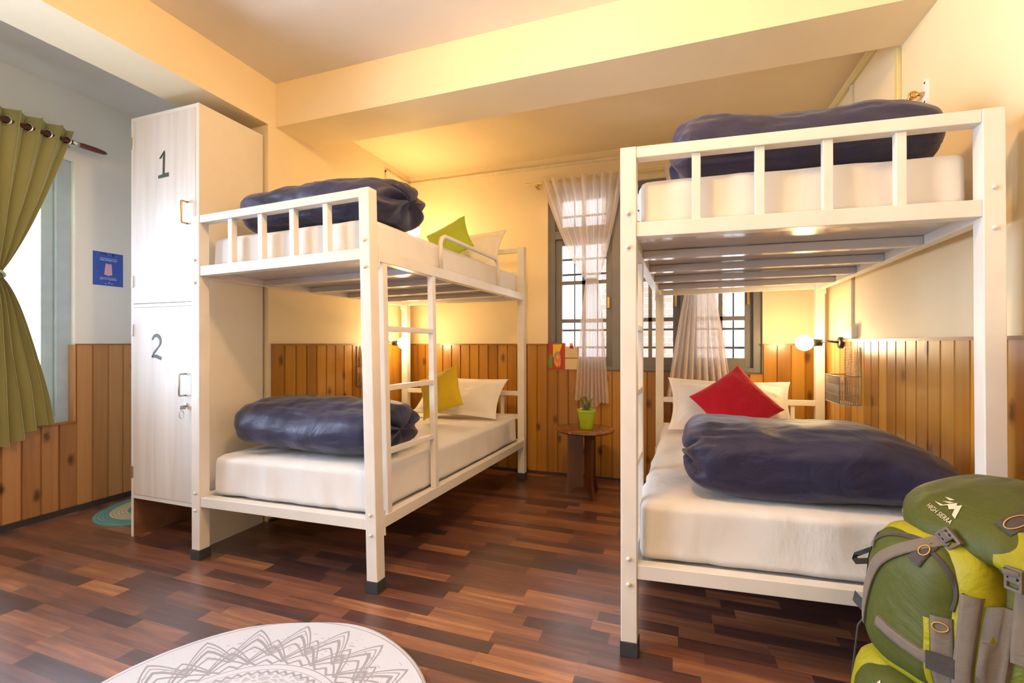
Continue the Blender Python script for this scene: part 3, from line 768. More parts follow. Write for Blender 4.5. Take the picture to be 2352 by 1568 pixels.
# ------------------------------------------------------------------ pillows and cushions
def pillow(name, label, cat, w, h, t, mat, M4, flange=0.0, ear=0.12, seed=0, group=None, wr=0.006):
    bm = bmesh.new(); n = 36
    def sh(u, v, sgn):
        fu = 1 - flange / (w / 2); fv = 1 - flange / (h / 2)
        a = min(1, abs(u) / fu); b = min(1, abs(v) / fv)
        z = ((1 - a ** 2.6) * (1 - b ** 2.6)) ** 0.55 * t / 2
        x = u * w / 2 * (1 - ear * (1 - v * v)) ; y = v * h / 2 * (1 - ear * (1 - u * u))
        z += noise.noise(V((u * 3 + seed, v * 3, sgn))) * wr * (1 if a < 1 and b < 1 else 0.6)
        z += noise.noise(V((u * 8 + seed, v * 8, sgn * 2))) * wr * 0.5 * (1 if a < 1 and b < 1 else 0.3)
        return M4 @ V((x, y, sgn * (max(z, 0) + 0.0015)))
    top = grid(bm, n, n, lambda a, b: sh(a * 2 - 1, b * 2 - 1, 1))
    bot = grid(bm, n, n, lambda a, b: sh(a * 2 - 1, b * 2 - 1, -1))
    ed = [(0, i) for i in range(n)] + [(i, n) for i in range(n)] + [(n, n - i) for i in range(n)] + [(n - i, 0) for i in range(n)]
    for k in range(len(ed)):
        (a, b), (c, d) = ed[k], ed[(k + 1) % len(ed)]
        bm.faces.new((top[a][b], top[c][d], bot[c][d], bot[a][b])).smooth = True
    bmesh.ops.recalc_face_normals(bm, faces=bm.faces)
    o = link(name, bm, mat, loc=tuple(M4.translation), smooth=True)
    return tag(o, label, cat, group)
def frame(c, xdir, ydir):
    x = V(xdir).normalized(); y = V(ydir); y = (y - x * y.dot(x)).normalized(); z = x.cross(y)
    m = Matrix((x, y, z)).transposed().to_4x4(); m.translation = V(c); return m
def rotz_in(m, deg): return m @ Matrix.Rotation(math.radians(deg), 4, 'Z')

# lower bed A: white pillow, yellow cushion standing on a corner
pillow('pillow', 'cream white pillow on the lower bunk beside the locker', 'pillow', 0.68, 0.37, 0.14, M['pillow'],
       frame((-1.51, 3.14, 0.652), (1, 0.02, -0.02), (0.0, 0.72, 0.75)), 0.04, 0.09, 2, 'white pillows on the lower bunks', 0.010)
mC = rotz_in(frame((-1.53, 2.86, 0.710), (1, -0.15, 0), (0.05, 0.42, 0.9)), 25)
pillow('cushion', 'mustard yellow square cushion leaning on a white pillow', 'cushion', 0.325, 0.325, 0.10, M['yellow'], mC, 0, 0.10, 4, None)
# upper bed A
pillow('pillow', 'cream white pillow on the upper bunk beside the window', 'pillow', 0.60, 0.36, 0.12, M['pillow'],
       frame((-1.46, 3.12, 1.745), (1, 0.0, 0.02), (0.0, 0.55, 0.9)), 0.04, 0.09, 6, None, 0.008)
mC = rotz_in(frame((-1.46, 2.86, 1.768), (1, -0.1, 0), (0.0, 0.45, 0.9)), 28)
pillow('cushion', 'lime green cushion on the upper bunk beside the locker', 'cushion', 0.32, 0.32, 0.09, M['limecloth'], mC, 0, 0.10, 8, None)
# lower bed B
pillow('pillow', 'cream white pillow behind the red cushion', 'pillow', 0.70, 0.37, 0.15, M['pillow'],
       frame((0.335, 3.04, 0.672), (1, 0.03, -0.02), (0.0, 0.6, 0.85)), 0.04, 0.09, 12, 'white pillows on the lower bunks', 0.010)
mC = rotz_in(frame((0.345, 2.84, 0.715), (1, 0.0, 0), (0.0, 0.50, 0.86)), 38)
pillow('cushion', 'bright red square cushion leaning on a white pillow', 'cushion', 0.345, 0.345, 0.11, M['red'], mC, 0, 0.07, 14, None)

# ------------------------------------------------------------------ locker
LX0, LX1, LY0, LY1, LZ = -2.777, -2.262, 1.66, 2.045, 2.275
root = thing('locker', 'tall pale wood locker with doors numbered 1 and 2', 'locker', ((LX0 + LX1) / 2, (LY0 + LY1) / 2, 0))
bm = bmesh.new(); e = 0.018
box(bm, LX0, LY0, 0, LX0 + e, LY1, LZ, 0, 0.001)
box(bm, LX0 + e, LY0, 0.212, LX1 - e, LY1, 0.232, 0); box(bm, LX0 + e, LY0, 1.246, LX1 - e, LY1, 1.264, 0); box(bm, LX0 + e, LY0, LZ - e, LX1 - e, LY1, LZ, 0)
box(bm, LX1 - e, LY0, 0, LX1 - 0.001, LY1, LZ, 1, 0.001); box(bm, LX0 + e, LY1 - 0.01, 0.2, LX1 - e, LY1, LZ, 0)
box(bm, LX0 + e, LY0 + 0.001, 0, LX0 + e + 0.003, LY1, 0.212, 2); box(bm, LX1 - e - 0.003, LY0 + 0.02, 0, LX1 - e, LY1, 0.212, 2); box(bm, LX0 + e, LY1 - 0.02, 0, LX1 - e, LY1 - 0.01, 0.212, 2)
box(bm, LX1 - e - 0.001, LY0 - 0.0015, 0, LX1, LY0 + 0.003, LZ, 0)
link('cabinet_body', bm, [M['lockwhite'], M['lockside'], M['brownboard']], root)
for k, (z0, z1) in enumerate(((1.266, LZ - 0.02), (0.234, 1.244))):
    bm = bmesh.new(); box(bm, LX0 + e + 0.004, LY0 - 0.004, z0, LX1 - e - 0.002, LY0 + 0.014, z1, bev=0.002)
    d = link('door', bm, M['laminate'], root)
    hz = (1.72 if k == 0 else 0.84)
    hx = LX1 - 0.075 if k == 0 else LX1 - 0.09
    bm = bmesh.new(); tube(bm, [(hx, LY0 - 0.003, hz - 0.055), (hx, LY0 - 0.035, hz - 0.055), (hx, LY0 - 0.037, hz - 0.052), (hx, LY0 - 0.037, hz + 0.052), (hx, LY0 - 0.035, hz + 0.055), (hx, LY0 - 0.003, hz + 0.055)], 0.0045, 8)
    link('handle', bm, M['brass'] if k == 0 else M['steel'], d)
    for zz in (z0 + 0.12, z1 - 0.12):
        bm = bmesh.new(); box(bm, LX0 + e - 0.004, LY0 - 0.008, zz - 0.033, LX0 + e + 0.008, LY0 + 0.002, zz + 0.033, bev=0.002); link('hinge', bm, M['steel'], d)
    # number as solid letter shape
    cu = bpy.data.curves.new('n', 'FONT'); cu.body = str(k + 1); cu.size = 0.2; cu.extrude = 0.001; cu.align_x = 'CENTER'
    to = bpy.data.objects.new('n', cu); C.objects.link(to); dg = bpy.context.evaluated_depsgraph_get()
    me = bpy.data.meshes.new_from_object(to.evaluated_get(dg)); bpy.data.objects.remove(to)
    bm = bmesh.new(); bm.from_mesh(me)
    bmesh.ops.delete(bm, geom=bm.verts[:], context='VERTS')
    def stroke(pts, w):
        for i in range(len(pts) - 1):
            (xa, za, wa), (xb, zb, wb) = pts[i], pts[i + 1]
            dx, dz = xb - xa, zb - za; L = math.hypot(dx, dz); nx, nz = -dz / L, dx / L
            q = [(xa + nx * wa, za + nz * wa), (xb + nx * wb, zb + nz * wb), (xb - nx * wb, zb - nz * wb), (xa - nx * wa, za - nz * wa)]
            fv = [bm.verts.new((x, LY0 - 0.0055, z)) for x, z in q]; bv = [bm.verts.new((x, LY0 - 0.0040, z)) for x, z in q]
            bm.faces.new(fv)
            for j in range(4): bm.faces.new((fv[j], bv[j], bv[(j + 1) % 4], fv[(j + 1) % 4]))
    if k == 0:
        cx, cz = -2.515, 1.985
        stroke([(cx + 0.004, cz + 0.072, 0.007), (cx, cz - 0.045, 0.0075)], 0)
        stroke([(cx + 0.008, cz + 0.078, 0.002), (cx - 0.022, cz + 0.045, 0.006), (cx - 0.032, cz + 0.04, 0.001)], 0)
        stroke([(cx - 0.04, cz - 0.056, 0.008), (cx + 0.038, cz - 0.050, 0.011)], 0)
    else:
        cx, cz = -2.568, 1.03
        pts = []
        for i in range(15):
            a = math.radians(165 - i * 15.5); pts.append((cx - 0.002 + 0.032 * math.cos(a), cz + 0.032 + 0.032 * math.sin(a), 0.004 + 0.005 * math.sin(PI * i / 14)))
        pts += [(cx - 0.02, cz - 0.028, 0.006), (cx - 0.036, cz - 0.052, 0.004)]
        stroke(pts, 0); stroke([(cx - 0.036, cz - 0.05, 0.005), (cx - 0.005, cz - 0.046, 0.009), (cx + 0.034, cz - 0.058, 0.009)], 0)
    bmesh.ops.recalc_face_normals(bm, faces=bm.faces)
    link('number', bm, M['numpaint'], d)
    if k == 1:
        bm = bmesh.new(); hx2 = LX1 - 0.083
        lathe(bm, (hx2, LY0 - 0.004, 0.735), [(0.011, 0), (0.011, 0.006), (0.0, 0.006)], 16, axis=(0, -1, 0))
        link('lock', bm, M['steel'], d)
        bm = bmesh.new(); box(bm, hx2 - 0.002, LY0 - 0.04, 0.715, hx2 + 0.002, LY0 - 0.010, 0.735); tube(bm, [(hx2, LY0 - 0.03 + 0.012 * math.cos(a), 0.69 + 0.02 * math.sin(a)) for a in [i * PI / 6 for i in range(12)]], 0.002, 6, True)
        link('key', bm, M['steel'], d)

# ------------------------------------------------------------------ green curtain on its rod
XC = XW + 0.10
root = thing('curtain_rod', 'dark brown wooden curtain rod above the left window', 'curtain rod', (XC, 1.0, 2.276))
bm = bmesh.new(); tube(bm, [(XC, -1.95, 2.276), (XC, 1.74, 2.276)], 0.013, 12); link('rod', bm, M['rod'], root)
bm = bmesh.new(); tube(bm, [(XC, 1.765, 2.276), (XC, 1.80, 2.276), (XC, 1.86, 2.276), (XC, 1.90, 2.276), (XC, 1.915, 2.276)], 0.014, 12, radii=[0.013, 0.016, 0.016, 0.012, 0.006]); link('finial', bm, M['rod'], root)
bm = bmesh.new(); tube(bm, [(XC, 1.735, 2.276), (XC, 1.77, 2.276)], 0.015, 12); tube(bm, [(XC, 1.752, 2.276), (XW, 1.752, 2.276)], 0.007, 8); lathe(bm, (XW, 1.752, 2.276), [(0.022, 0), (0.02, 0.006), (0, 0.006)], 16, axis=(1, 0, 0)); link('bracket', bm, M['chrome'], root)

cur = thing('grommet_curtain', 'olive green curtain with metal rings, tied at its waist', 'curtain', (XC, 1.35, 0.55))
bm = bmesh.new()
Y0, Y1 = 0.90, 1.745; NP = 9.0
TIEZ, TIEY = 1.43, 1.385
def cpt(s, t):
    z = lerp(2.345, 0.565 + 0.05 * math.sin(s * 9), t)
    zt = (z - TIEZ)
    if zt > 0:
        k = (zt / (2.345 - TIEZ)); g = k ** 0.80
        w = lerp(0.075, 1.0, g)
        yc = lerp(TIEY, (Y0 + Y1) / 2, g); half = (Y1 - Y0) / 2 * w
        bow = 0.0
    else:
        k = -zt / (TIEZ - 0.565); g = k ** 0.62
        w = lerp(0.075, 0.62, g); yc = lerp(TIEY, 1.395, g); half = (Y1 - Y0) / 2 * w
        k = 1
    ph = s * NP * 2 * PI
    amp = lerp(0.030, 0.040, w) if zt > 0 else lerp(0.03, 0.055, w)
    y = yc + (2 * s - 1) * half + math.sin(2 * ph) * 0.012 * w
    x = XC + math.sin(ph) * amp + noise.noise(V((s * 6, t * 3, 0))) * 0.012 * (1 - w)
    y += noise.noise(V((s * 5, t * 4, 3))) * 0.015 * (1 if zt < 0 else 0.3)
    z2 = z + (0 if zt > 0 else 0.05 * math.sin(s * 5 + 1) * t)
    return V((x, y, z2))
grid(bm, 300, 70, cpt)
link('cloth', bm, M['green_curtain'], cur, smooth=True)
for k in range(1, int(NP) + 1):
    s = (k - 0.04) / NP
    p = cpt(s - 0.003, 0.039); q = cpt(s + 0.003, 0.039); c = (p + q) / 2; d = (q - p); d.z = 0; d.normalize()
    nrm = d.cross(V((0, 0, 1)))
    if nrm.x < 0: nrm = -nrm
    c.z = 2.278; ring = [c + (d * math.cos(a) + V((0, 0, 1)) * math.sin(a)) * 0.021 + nrm * 0.006 for a in [i * PI / 12 for i in range(24)]]
    bm = bmesh.new(); tube(bm, ring, 0.0050, 8, True)
    r_ = link('ring', bm, M['chrome'], cur)
    bm = bmesh.new(); bm.faces.new([bm.verts.new(c + (d * math.cos(a) + V((0, 0, 1)) * math.sin(a)) * 0.018 + nrm * 0.0055) for a in [i * PI / 12 for i in range(24)]])
    link('ring_opening', bm, M['rod'], r_)
bm = bmesh.new(); tube(bm, [(XC + 0.052 * math.cos(a), TIEY + 0.048 * math.sin(a), TIEZ + 0.012 * math.cos(a * 2)) for a in [i * PI / 12 for i in range(24)]], 0.008, 8, True); link('tie', bm, fabric('pale tie cord', (0.5, 0.55, 0.4)), cur)

# ------------------------------------------------------------------ sheer curtains
root = thing('curtain_rod', 'thin wooden curtain rod above the back window', 'curtain rod', (-0.2, YB - 0.06, 2.345))
bm = bmesh.new(); tube(bm, [(-1.12, YB - 0.06, 2.345), (0.72, YB - 0.06, 2.345)], 0.009, 10); link('rod', bm, M['conduit'], root)
for x in (-1.02, 0.66):
    bm = bmesh.new(); tube(bm, [(x, YB - 0.06, 2.345), (x, YB, 2.345)], 0.006, 8); box(bm, x - 0.01, YB - 0.07, 2.31, x + 0.01, YB, 2.32); link('bracket', bm, M['brass'], root)
def sheer(label, xa, xb, tiex, tiez, zbot, wb, yb, seed):
    r = thing('sheer_curtain', label, 'curtain', (tiex, yb, zbot), 'sheer curtains at the back window'); bm = bmesh.new()
    def fn(s, t):
        z = lerp(2.36, zbot, t); zt = z - tiez
        if zt > 0:
            g = (zt / (2.36 - tiez)) ** 0.75; xl, xr = lerp(tiex - 0.045, xa, g), lerp(tiex + 0.045, xb, g)
        else:
            g = (-zt / (tiez - zbot)) ** 0.75; xl, xr = lerp(tiex - 0.045, tiex - wb * 0.52, g), lerp(tiex + 0.045, tiex + wb * 0.5, g)
        x = lerp(xl, xr, s); w = (xr - xl) / (xb - xa)
        y = yb + math.sin(s * 2 * PI * 9 + seed + math.sin(s * 7)) * lerp(0.014, 0.022, w) * (1 if zt > 0 else 1.4) + noise.noise(V((s * 8, t * 3, seed))) * 0.02
        if zt < 0: z += 0.03 * math.sin(s * 6.5 + seed) * t - 0.02 * t * math.sin(s * 14)
        return V((x, y - 0.0, z))
    grid(bm, 160, 60, fn); link('cloth', bm, M['sheer'], r, smooth=True)
    bm = bmesh.new(); tube(bm, [(tiex + 0.048 * math.cos(a), yb + 0.03 * math.sin(a), tiez) for a in [i * PI / 12 for i in range(24)]], 0.006, 8, True); link('tie', bm, M['pillow'], r)
sheer('white sheer curtain tied in the middle behind the potted plant', -0.985, -0.33, -0.575, 1.55, 0.60, 0.26, YB - 0.075, 0.3)
sheer('white sheer curtain hanging behind the red cushion', -0.05, 0.58, 0.20, 1.62, 0.62, 0.44, YB - 0.075, 2.1)

# ------------------------------------------------------------------ side table, plant
tx, ty, tz = -0.565, 3.17, 0.462
root = thing('side_table', 'small round dark wood side table between the bunks', 'side table', (tx, ty, 0))
bm = bmesh.new(); lathe(bm, (tx, ty, tz - 0.022), [(0, 0), (0.19, 0), (0.203, 0.006), (0.206, 0.012), (0.204, 0.019), (0.199, 0.022), (0, 0.022)], 64); link('tabletop', bm, M['tabwood'], root, smooth=True, angle=40)
for k in range(3):
    a = math.radians(-75 + 120 * k + 20); d = V((math.cos(a), math.sin(a), 0)); nn = V((-d.y, d.x, 0)); bm = bmesh.new()
    prof = [(0.012, 0.0 + 0.05), (0.05, 0.05), (0.085, 0.03), (0.105, 0.0), (0.155, 0.0), (0.135, 0.05), (0.122, 0.10), (0.12, 0.16), (0.12, 0.40), (0.125, tz - 0.022), (0.012, tz - 0.022)]
    A = [bm.verts.new(V((tx, ty, h)) + d * r + nn * 0.009) for r, h in prof]; B = [bm.verts.new(V((tx, ty, h)) + d * r - nn * 0.009) for r, h in prof]
    bm.faces.new(A); bm.faces.new(list(reversed(B)))
    for i in range(len(prof)): bm.faces.new((A[i], B[i], B[(i + 1) % len(prof)], A[(i + 1) % len(prof)]))
    bmesh.ops.recalc_face_normals(bm, faces=bm.faces)
    link('leg', bm, M['tableg'], root)
px, py = tx + 0.015, ty - 0.02
root = thing('potted_plant', 'small spiky succulent in a lime green pot on the side table', 'potted plant', (px, py, tz))
bm = bmesh.new(); lathe(bm, (px, py, tz), [(0, 0), (0.043, 0), (0.046, 0.004), (0.062, 0.118), (0.066, 0.12), (0.067, 0.134), (0.063, 0.135), (0.059, 0.12), (0, 0.12)], 40); link('pot', bm, M['pot'], root, smooth=True, angle=50)
bm = bmesh.new(); lathe(bm, (px, py, tz + 0.12), [(0.06, 0), (0.04, 0.007), (0, 0.011)], 24); link('soil', bm, M['soil'], root)
bm = bmesh.new()
for k in range(13):
    a = k * 2.4; ln = 0.075 + 0.03 * random.random(); tilt = 0.25 + 0.55 * (k / 13)
    d = V((math.cos(a), math.sin(a), 0)); pts = []
    for i in range(7):
        t = i / 6; pts.append(V((px, py, tz + 0.125)) + d * (ln * t * tilt * (1 + 0.5 * t)) + V((0, 0, ln * t * (1.15 - 0.35 * t * tilt))))
    w = 0.010
    sd = V((-d.y, d.x, 0))
    for i in range(6):
        w0, w1 = w * (1 - (i / 6) ** 2), w * (1 - ((i + 1) / 6) ** 2)
        p, q = pts[i], pts[i + 1]; up = V((0, 0, 0.003)) 
        vv = [bm.verts.new(x) for x in (p - sd * w0, p + sd * w0, q + sd * w1, q - sd * w1, p - d * 0.004, q - d * 0.004 * (1 - i / 6))]
        bm.faces.new((vv[0], vv[4], vv[5], vv[3])); bm.faces.new((vv[4], vv[1], vv[2], vv[5])); bm.faces.new((vv[0], vv[1], vv[2], vv[3]))
bmesh.ops.recalc_face_normals(bm, faces=bm.faces)
link('leaves', bm, M['leaf'], root)

# ------------------------------------------------------------------ things on the window sill
zs = OZ0 + 0.0
root = thing('game_box', 'red and yellow printed box standing on the window sill', 'box', (-0.88, YB + 0.0, zs))
bm = bmesh.new(); box(bm, -0.935, YB - 0.012, zs, -0.90, YB + 0.02, zs + 0.215, 0, 0.001); link('spine', bm, M['c_red'], root)
bm = bmesh.new(); box(bm, -0.90, YB - 0.012, zs, -0.80, YB + 0.02, zs + 0.215, 0, 0.001)
def blob(cx, cz, rx, rz, mi, y=None, rot=0):
    y = YB - 0.0135 - mi * 0.0002 if y is None else y
    vs = []
    for i in range(14):
        a = i * 2 * PI / 14; x, z = rx * math.cos(a), rz * math.sin(a)
        vs.append(bm.verts.new((cx + x * math.cos(rot) - z * math.sin(rot), y, cz + x * math.sin(rot) + z * math.cos(rot))))
    bm.faces.new(vs).material_index = mi
yv = [bm.verts.new(p) for p in ((-0.898, YB - 0.0130, zs + 0.10), (-0.898, YB - 0.0130, zs + 0.205), (-0.822, YB - 0.0130, zs + 0.205), (-0.84, YB - 0.0130, zs + 0.15), (-0.87, YB - 0.0130, zs + 0.11))]
bm.faces.new(yv).material_index = 1
blob(-0.862, zs + 0.085, 0.03, 0.065, 2); blob(-0.858, zs + 0.075, 0.022, 0.05, 3); blob(-0.858, zs + 0.10, 0.014, 0.018, 4); blob(-0.866, zs + 0.045, 0.01, 0.03, 4, rot=0.5); blob(-0.845, zs + 0.042, 0.008, 0.028, 4, rot=-0.3)
link('printed_face', bm, [M['c_red'], M['c_yel'], M['c_grey'], M['c_org'], simple('light orange print', (0.85, 0.33, 0.03))], root)
bm = bmesh.new(); box(bm, -0.934, YB - 0.0132, zs + 0.015, -0.902, YB - 0.0122, zs + 0.12); link('green_patch', bm, M['c_grn'], root)
root = thing('card_box', 'cream two-tier card box with red tab on the sill', 'box', (-0.745, YB, zs))
bm = bmesh.new(); box(bm, -0.798, YB - 0.016, zs + 0.004, -0.695, YB + 0.018, zs + 0.091, 0, 0.002); link('lower_drawer', bm, M['c_cream'], root)
bm = bmesh.new(); box(bm, -0.798, YB - 0.016, zs + 0.097, -0.695, YB + 0.018, zs + 0.188, 0, 0.002); link('upper_drawer', bm, M['c_cream'], root)
bm = bmesh.new(); box(bm, -0.801, YB - 0.012, zs, -0.692, YB + 0.022, zs + 0.004); box(bm, -0.801, YB - 0.012, zs + 0.091, -0.692, YB + 0.022, zs + 0.097); box(bm, -0.801, YB - 0.012, zs + 0.004, -0.798, YB + 0.022, zs + 0.188); box(bm, -0.695, YB - 0.012, zs + 0.004, -0.692, YB + 0.022, zs + 0.188); link('shell', bm, M['brownboard'], root)
bm = bmesh.new(); box(bm, -0.760, YB - 0.018, zs + 0.170, -0.731, YB - 0.016, zs + 0.196); link('red_tab', bm, M['c_red'], root)
bm = bmesh.new(); box(bm, -0.762, YB - 0.014, zs + 0.196, -0.735, YB - 0.008, zs + 0.214); link('yellow_tab', bm, M['c_yel'], root)

# ------------------------------------------------------------------ poster on window wall
root = thing('poster', 'small blue poster with a pink garment on the bay wall', 'poster', (XW, 1.96, 1.46))
pY0, pY1, pZ0, pZ1 = 1.893, 2.065, 1.435, 1.655
bm = bmesh.new(); box(bm, XW, pY0, pZ0, XW + 0.002, pY1, pZ1); link('paper', bm, M['paper_blue'], root)
bm = bmesh.new()
def prect(a0, b0, a1, b1, lvl=0.0024):
    bm.faces.new([bm.verts.new((XW + lvl, lerp(pY0, pY1, a), lerp(pZ0, pZ1, b))) for a, b in ((a0, b0), (a1, b0), (a1, b1), (a0, b1))])
prect(.22, .815, .80, .832); prect(.22, .235, .76, .25)
random.seed(3)
x = .22
while x < .80:
    w = random.uniform(.02, .05); prect(x, .74 + random.uniform(0, .02), x + w, .79); x += w + .012
x = .22
while x < .76:
    w = random.uniform(.02, .05); prect(x, .17 + random.uniform(0, .02), x + w, .215); x += w + .014
prect(.50, .07, .55, .11); prect(.38, .05, .44, .07); prect(.58, .05, .66, .07)
link('print', bm, M['paper_light'], root)
bm = bmesh.new()
for i in range(70):
    e_ = random.choice((0, 1)); a = random.uniform(.03, .16) if e_ == 0 else random.uniform(.86, .97); b = random.uniform(.04, .96)
    w = random.uniform(.015, .05); prect(a, b, a + w * .6, b + w * .5, 0.0026)
for i in range(24):
    a = random.uniform(.2, .8); prect(a, random.uniform(.88, .94), a + .03, .955, 0.0026)
link('border_pattern', bm, M['paper_mid'], root)
bm = bmesh.new()
pts = [(.42, .68), (.46, .66), (.55, .655), (.60, .68), (.61, .62), (.63, .33), (.5, .30), (.36, .33), (.40, .62)]
bm.faces.new([bm.verts.new((XW + 0.003, lerp(pY0, pY1, a), lerp(pZ0, pZ1, b))) for a, b in pts]); link('garment', bm, M['paper_pink'], root)

# ------------------------------------------------------------------ conduits, bracket
def single(name, bm, m, label, cat, loc, group=None, smooth=False):
    return tag(link(name, bm, m, loc=loc, smooth=smooth), label, cat, group)
bm = bmesh.new(); box(bm, XL, YB - 0.018, 2.478, XR, YB, 2.50, bev=0.002)
single('cable_conduit', bm, M['conduit_w'], 'pale yellow cable conduit running along the top of the back wall', 'conduit', (-0.6, YB - 0.01, 2.48))
bm = bmesh.new(); box(bm, XL, 3.22, 2.47, XL + 0.018, YB - 0.02, 2.49, bev=0.002); box(bm, XL, 3.22, 2.2, XL + 0.016, 3.236, 2.49, bev=0.002)
single('cable_conduit', bm, M['conduit_w'], 'short yellow conduit turning down on the left wall over the upper bunk', 'conduit', (XL + 0.009, 3.4, 2.3))
bm = bmesh.new(); box(bm, XR - 0.018, 2.445, 2.485, XR, YB - 0.02, 2.515, bev=0.002)
single('cable_conduit', bm, M['conduit'], 'pale yellow conduit sloping along the top of the right wall', 'conduit', (XR - 0.009, 3.0, 2.49))
bm = bmesh.new(); box(bm, XR - 0.016, 2.44, 1.75, XR, 2.468, ZBM, bev=0.003)
single('cable_conduit', bm, M['conduit'], 'yellow vertical conduit below the beam on the right wall', 'conduit', (XR - 0.008, 2.455, 1.75))
bm = bmesh.new(); box(bm, XR - 0.014, 2.985, 1.15, XR, 3.01, 2.48, bev=0.002)
single('cable_conduit', bm, M['conduit_w'], 'cream vertical conduit ending at a switch box under the bunk', 'conduit', (XR - 0.007, 3.0, 1.15))
bm = bmesh.new(); box(bm, XR - 0.03, 2.93, 1.078, XR, 3.055, 1.15, bev=0.004)
single('switch_box', bm, M['conduit_w'], 'cream switch box on the right wall above the pine boards', 'switch box', (XR - 0.015, 2.99, 1.078))
root = thing('curtain_rod', 'short brass rod on a white bracket high on the right wall', 'curtain rod', (XR, 2.25, 2.03))
bm = bmesh.new()
N = 20
A = []; B = []
for i in range(N):
    a = 2 * PI * i / N; yy, zz = 0.020 * math.cos(a), 0.052 * sgnpow(math.sin(a), 0.8)
    A.append(bm.verts.new((XR - 0.006, 2.235 + yy, 2.045 + zz))); B.append(bm.verts.new((XR, 2.235 + yy, 2.045 + zz)))
bm.faces.new(A); 
for i in range(N): bm.faces.new((A[i], B[i], B[(i + 1) % N], A[(i + 1) % N]))
bmesh.ops.recalc_face_normals(bm, faces=bm.faces)
link('bracket_plate', bm, M['white'], root)
bm = bmesh.new(); tube(bm, [(XR - 0.04, 2.235, 2.04), (XR - 0.04, 3.3, 2.04)], 0.009, 10); link('rod', bm, M['brass'], root)
bm = bmesh.new(); tube(bm, [(XR, 2.24, 2.04), (XR - 0.035, 2.24, 2.04)], 0.008, 8); tube(bm, [(XR - 0.04 + 0.014 * math.cos(a), 2.24, 2.04 + 0.014 * math.sin(a)) for a in [i * PI / 6 for i in range(12)]], 0.004, 6, True); link('holder', bm, M['brass'], root)
for zz in (2.08, 2.005):
    bm = bmesh.new(); lathe(bm, (XR - 0.006, 2.235, zz), [(0.005, 0), (0.004, 0.002), (0, 0.0025)], 10, axis=(-1, 0, 0)); link('screw', bm, M['grille'], root)

# ------------------------------------------------------------------ wall baskets
def basket(xw, s, label):
    """s = -1 on the right wall (sticks out to -x), +1 on the left wall"""
    y0, y1, z0, zm, z1 = 2.845, 3.07, 0.727, 0.876, 1.03; d = 0.092
    r = thing('wire_basket', label, 'basket', (xw + s * 0.02, (y0 + y1) / 2, z0), 'wire baskets beside the lower bunks')
    X = lambda t: xw + s * (0.018 + t)
    bm = bmesh.new(); tube(bm, [(X(0), y0, z0), (X(0), y0, z1), (X(0), y1, z1), (X(0), y1, z0)], 0.003, 6, True)
    for k in range(17):
        z = lerp(zm, z1, k / 17); tube(bm, [(X(0), y0, z), (X(0), y1, z)], 0.0014, 5)
    for k in range(5):
        y = lerp(y0, y1, (k + 1) / 6); tube(bm, [(X(0), y, z0), (X(0), y, z1)], 0.0014, 5)
    link('back_grid', bm, M['wire'], r)
    bm = bmesh.new()
    for z in (z0, zm): tube(bm, [(X(0), y0, z), (X(d), y0, z), (X(d), y1, z), (X(0), y1, z)], 0.003, 6)
    for k in range(10):
        t = d * (k) / 9
        for y in (y0, y1): tube(bm, [(X(t), y, z0), (X(t), y, zm)], 0.0018, 5)
        tube(bm, [(X(t), y0, z0), (X(t), y1, z0)], 0.0014, 5)
    for k in range(23):
        y = lerp(y0, y1, k / 22); tube(bm, [(X(d), y, z0), (X(d), y, zm)], 0.0018, 5)
    for z in (lerp(z0, zm, .33), lerp(z0, zm, .66)): tube(bm, [(X(0), y0, z), (X(d), y0, z), (X(d), y1, z), (X(0), y1, z)], 0.0016, 5)
    link('bin', bm, M['wire'], r)
basket(XR, -1, 'small wire basket hung on the right wall pine boards')
basket(XL, 1, 'small wire basket on the left wall behind the bunk post')

# ------------------------------------------------------------------ bunk lamps
def lamp(xw, s, y, z, label, dx=0.185):
    r = thing('wall_lamp', label, 'lamp', (xw, y, z), 'small lit bulb lamps on the bunk walls')
    xo = xw + s * 0.02
    bm = bmesh.new(); lathe(bm, (xo - s * 0.006, y - 0.08, z), [(0, 0.02), (0.03, 0.02), (0.034, 0.014), (0.034, 0)], 20, axis=(s, 0, 0)); link('wall_plate', bm, M['black'], r)
    bm = bmesh.new(); tube(bm, [(xo, y - 0.08, z), (xo + s * 0.04, y - 0.08, z + 0.005), (xo + s * 0.07, y - 0.05, z + 0.01), (xo + s * 0.085, y, z)], 0.006, 8); link('arm', bm, M['black'], r)
    bm = bmesh.new(); lathe(bm, (xo + s * 0.075, y, z), [(0, 0), (0.02, 0), (0.022, 0.05), (0.018, 0.055), (0, 0.055)], 18, axis=(s, 0, 0)); link('socket', bm, M['black'], r)
    bm = bmesh.new(); cx = xw + s * dx
    superell(bm, lambda a, b, c: V((cx + a, y + b, z + c)), 0.048, 0.048, 0.048, 1, 1, 32, 20)
    lathe(bm, (xo + s * 0.125, y, z), [(0.013, 0), (0.016, 0.01), (0.026, 0.02)], 18, axis=(s, 0, 0))
    link('bulb', bm, M['bulb'], r, smooth=True)
    return r
lamp(XR, -1, 3.2, 1.056, 'lit round bulb lamp above the red cushion')
lamp(XL, 1, 3.2, 1.054, 'lit round bulb lamp seen through the ladder', 0.195)
lamp(XL, 1, 3.2, 1.957, 'lit round bulb lamp over the upper bunk beside the locker', 0.29)

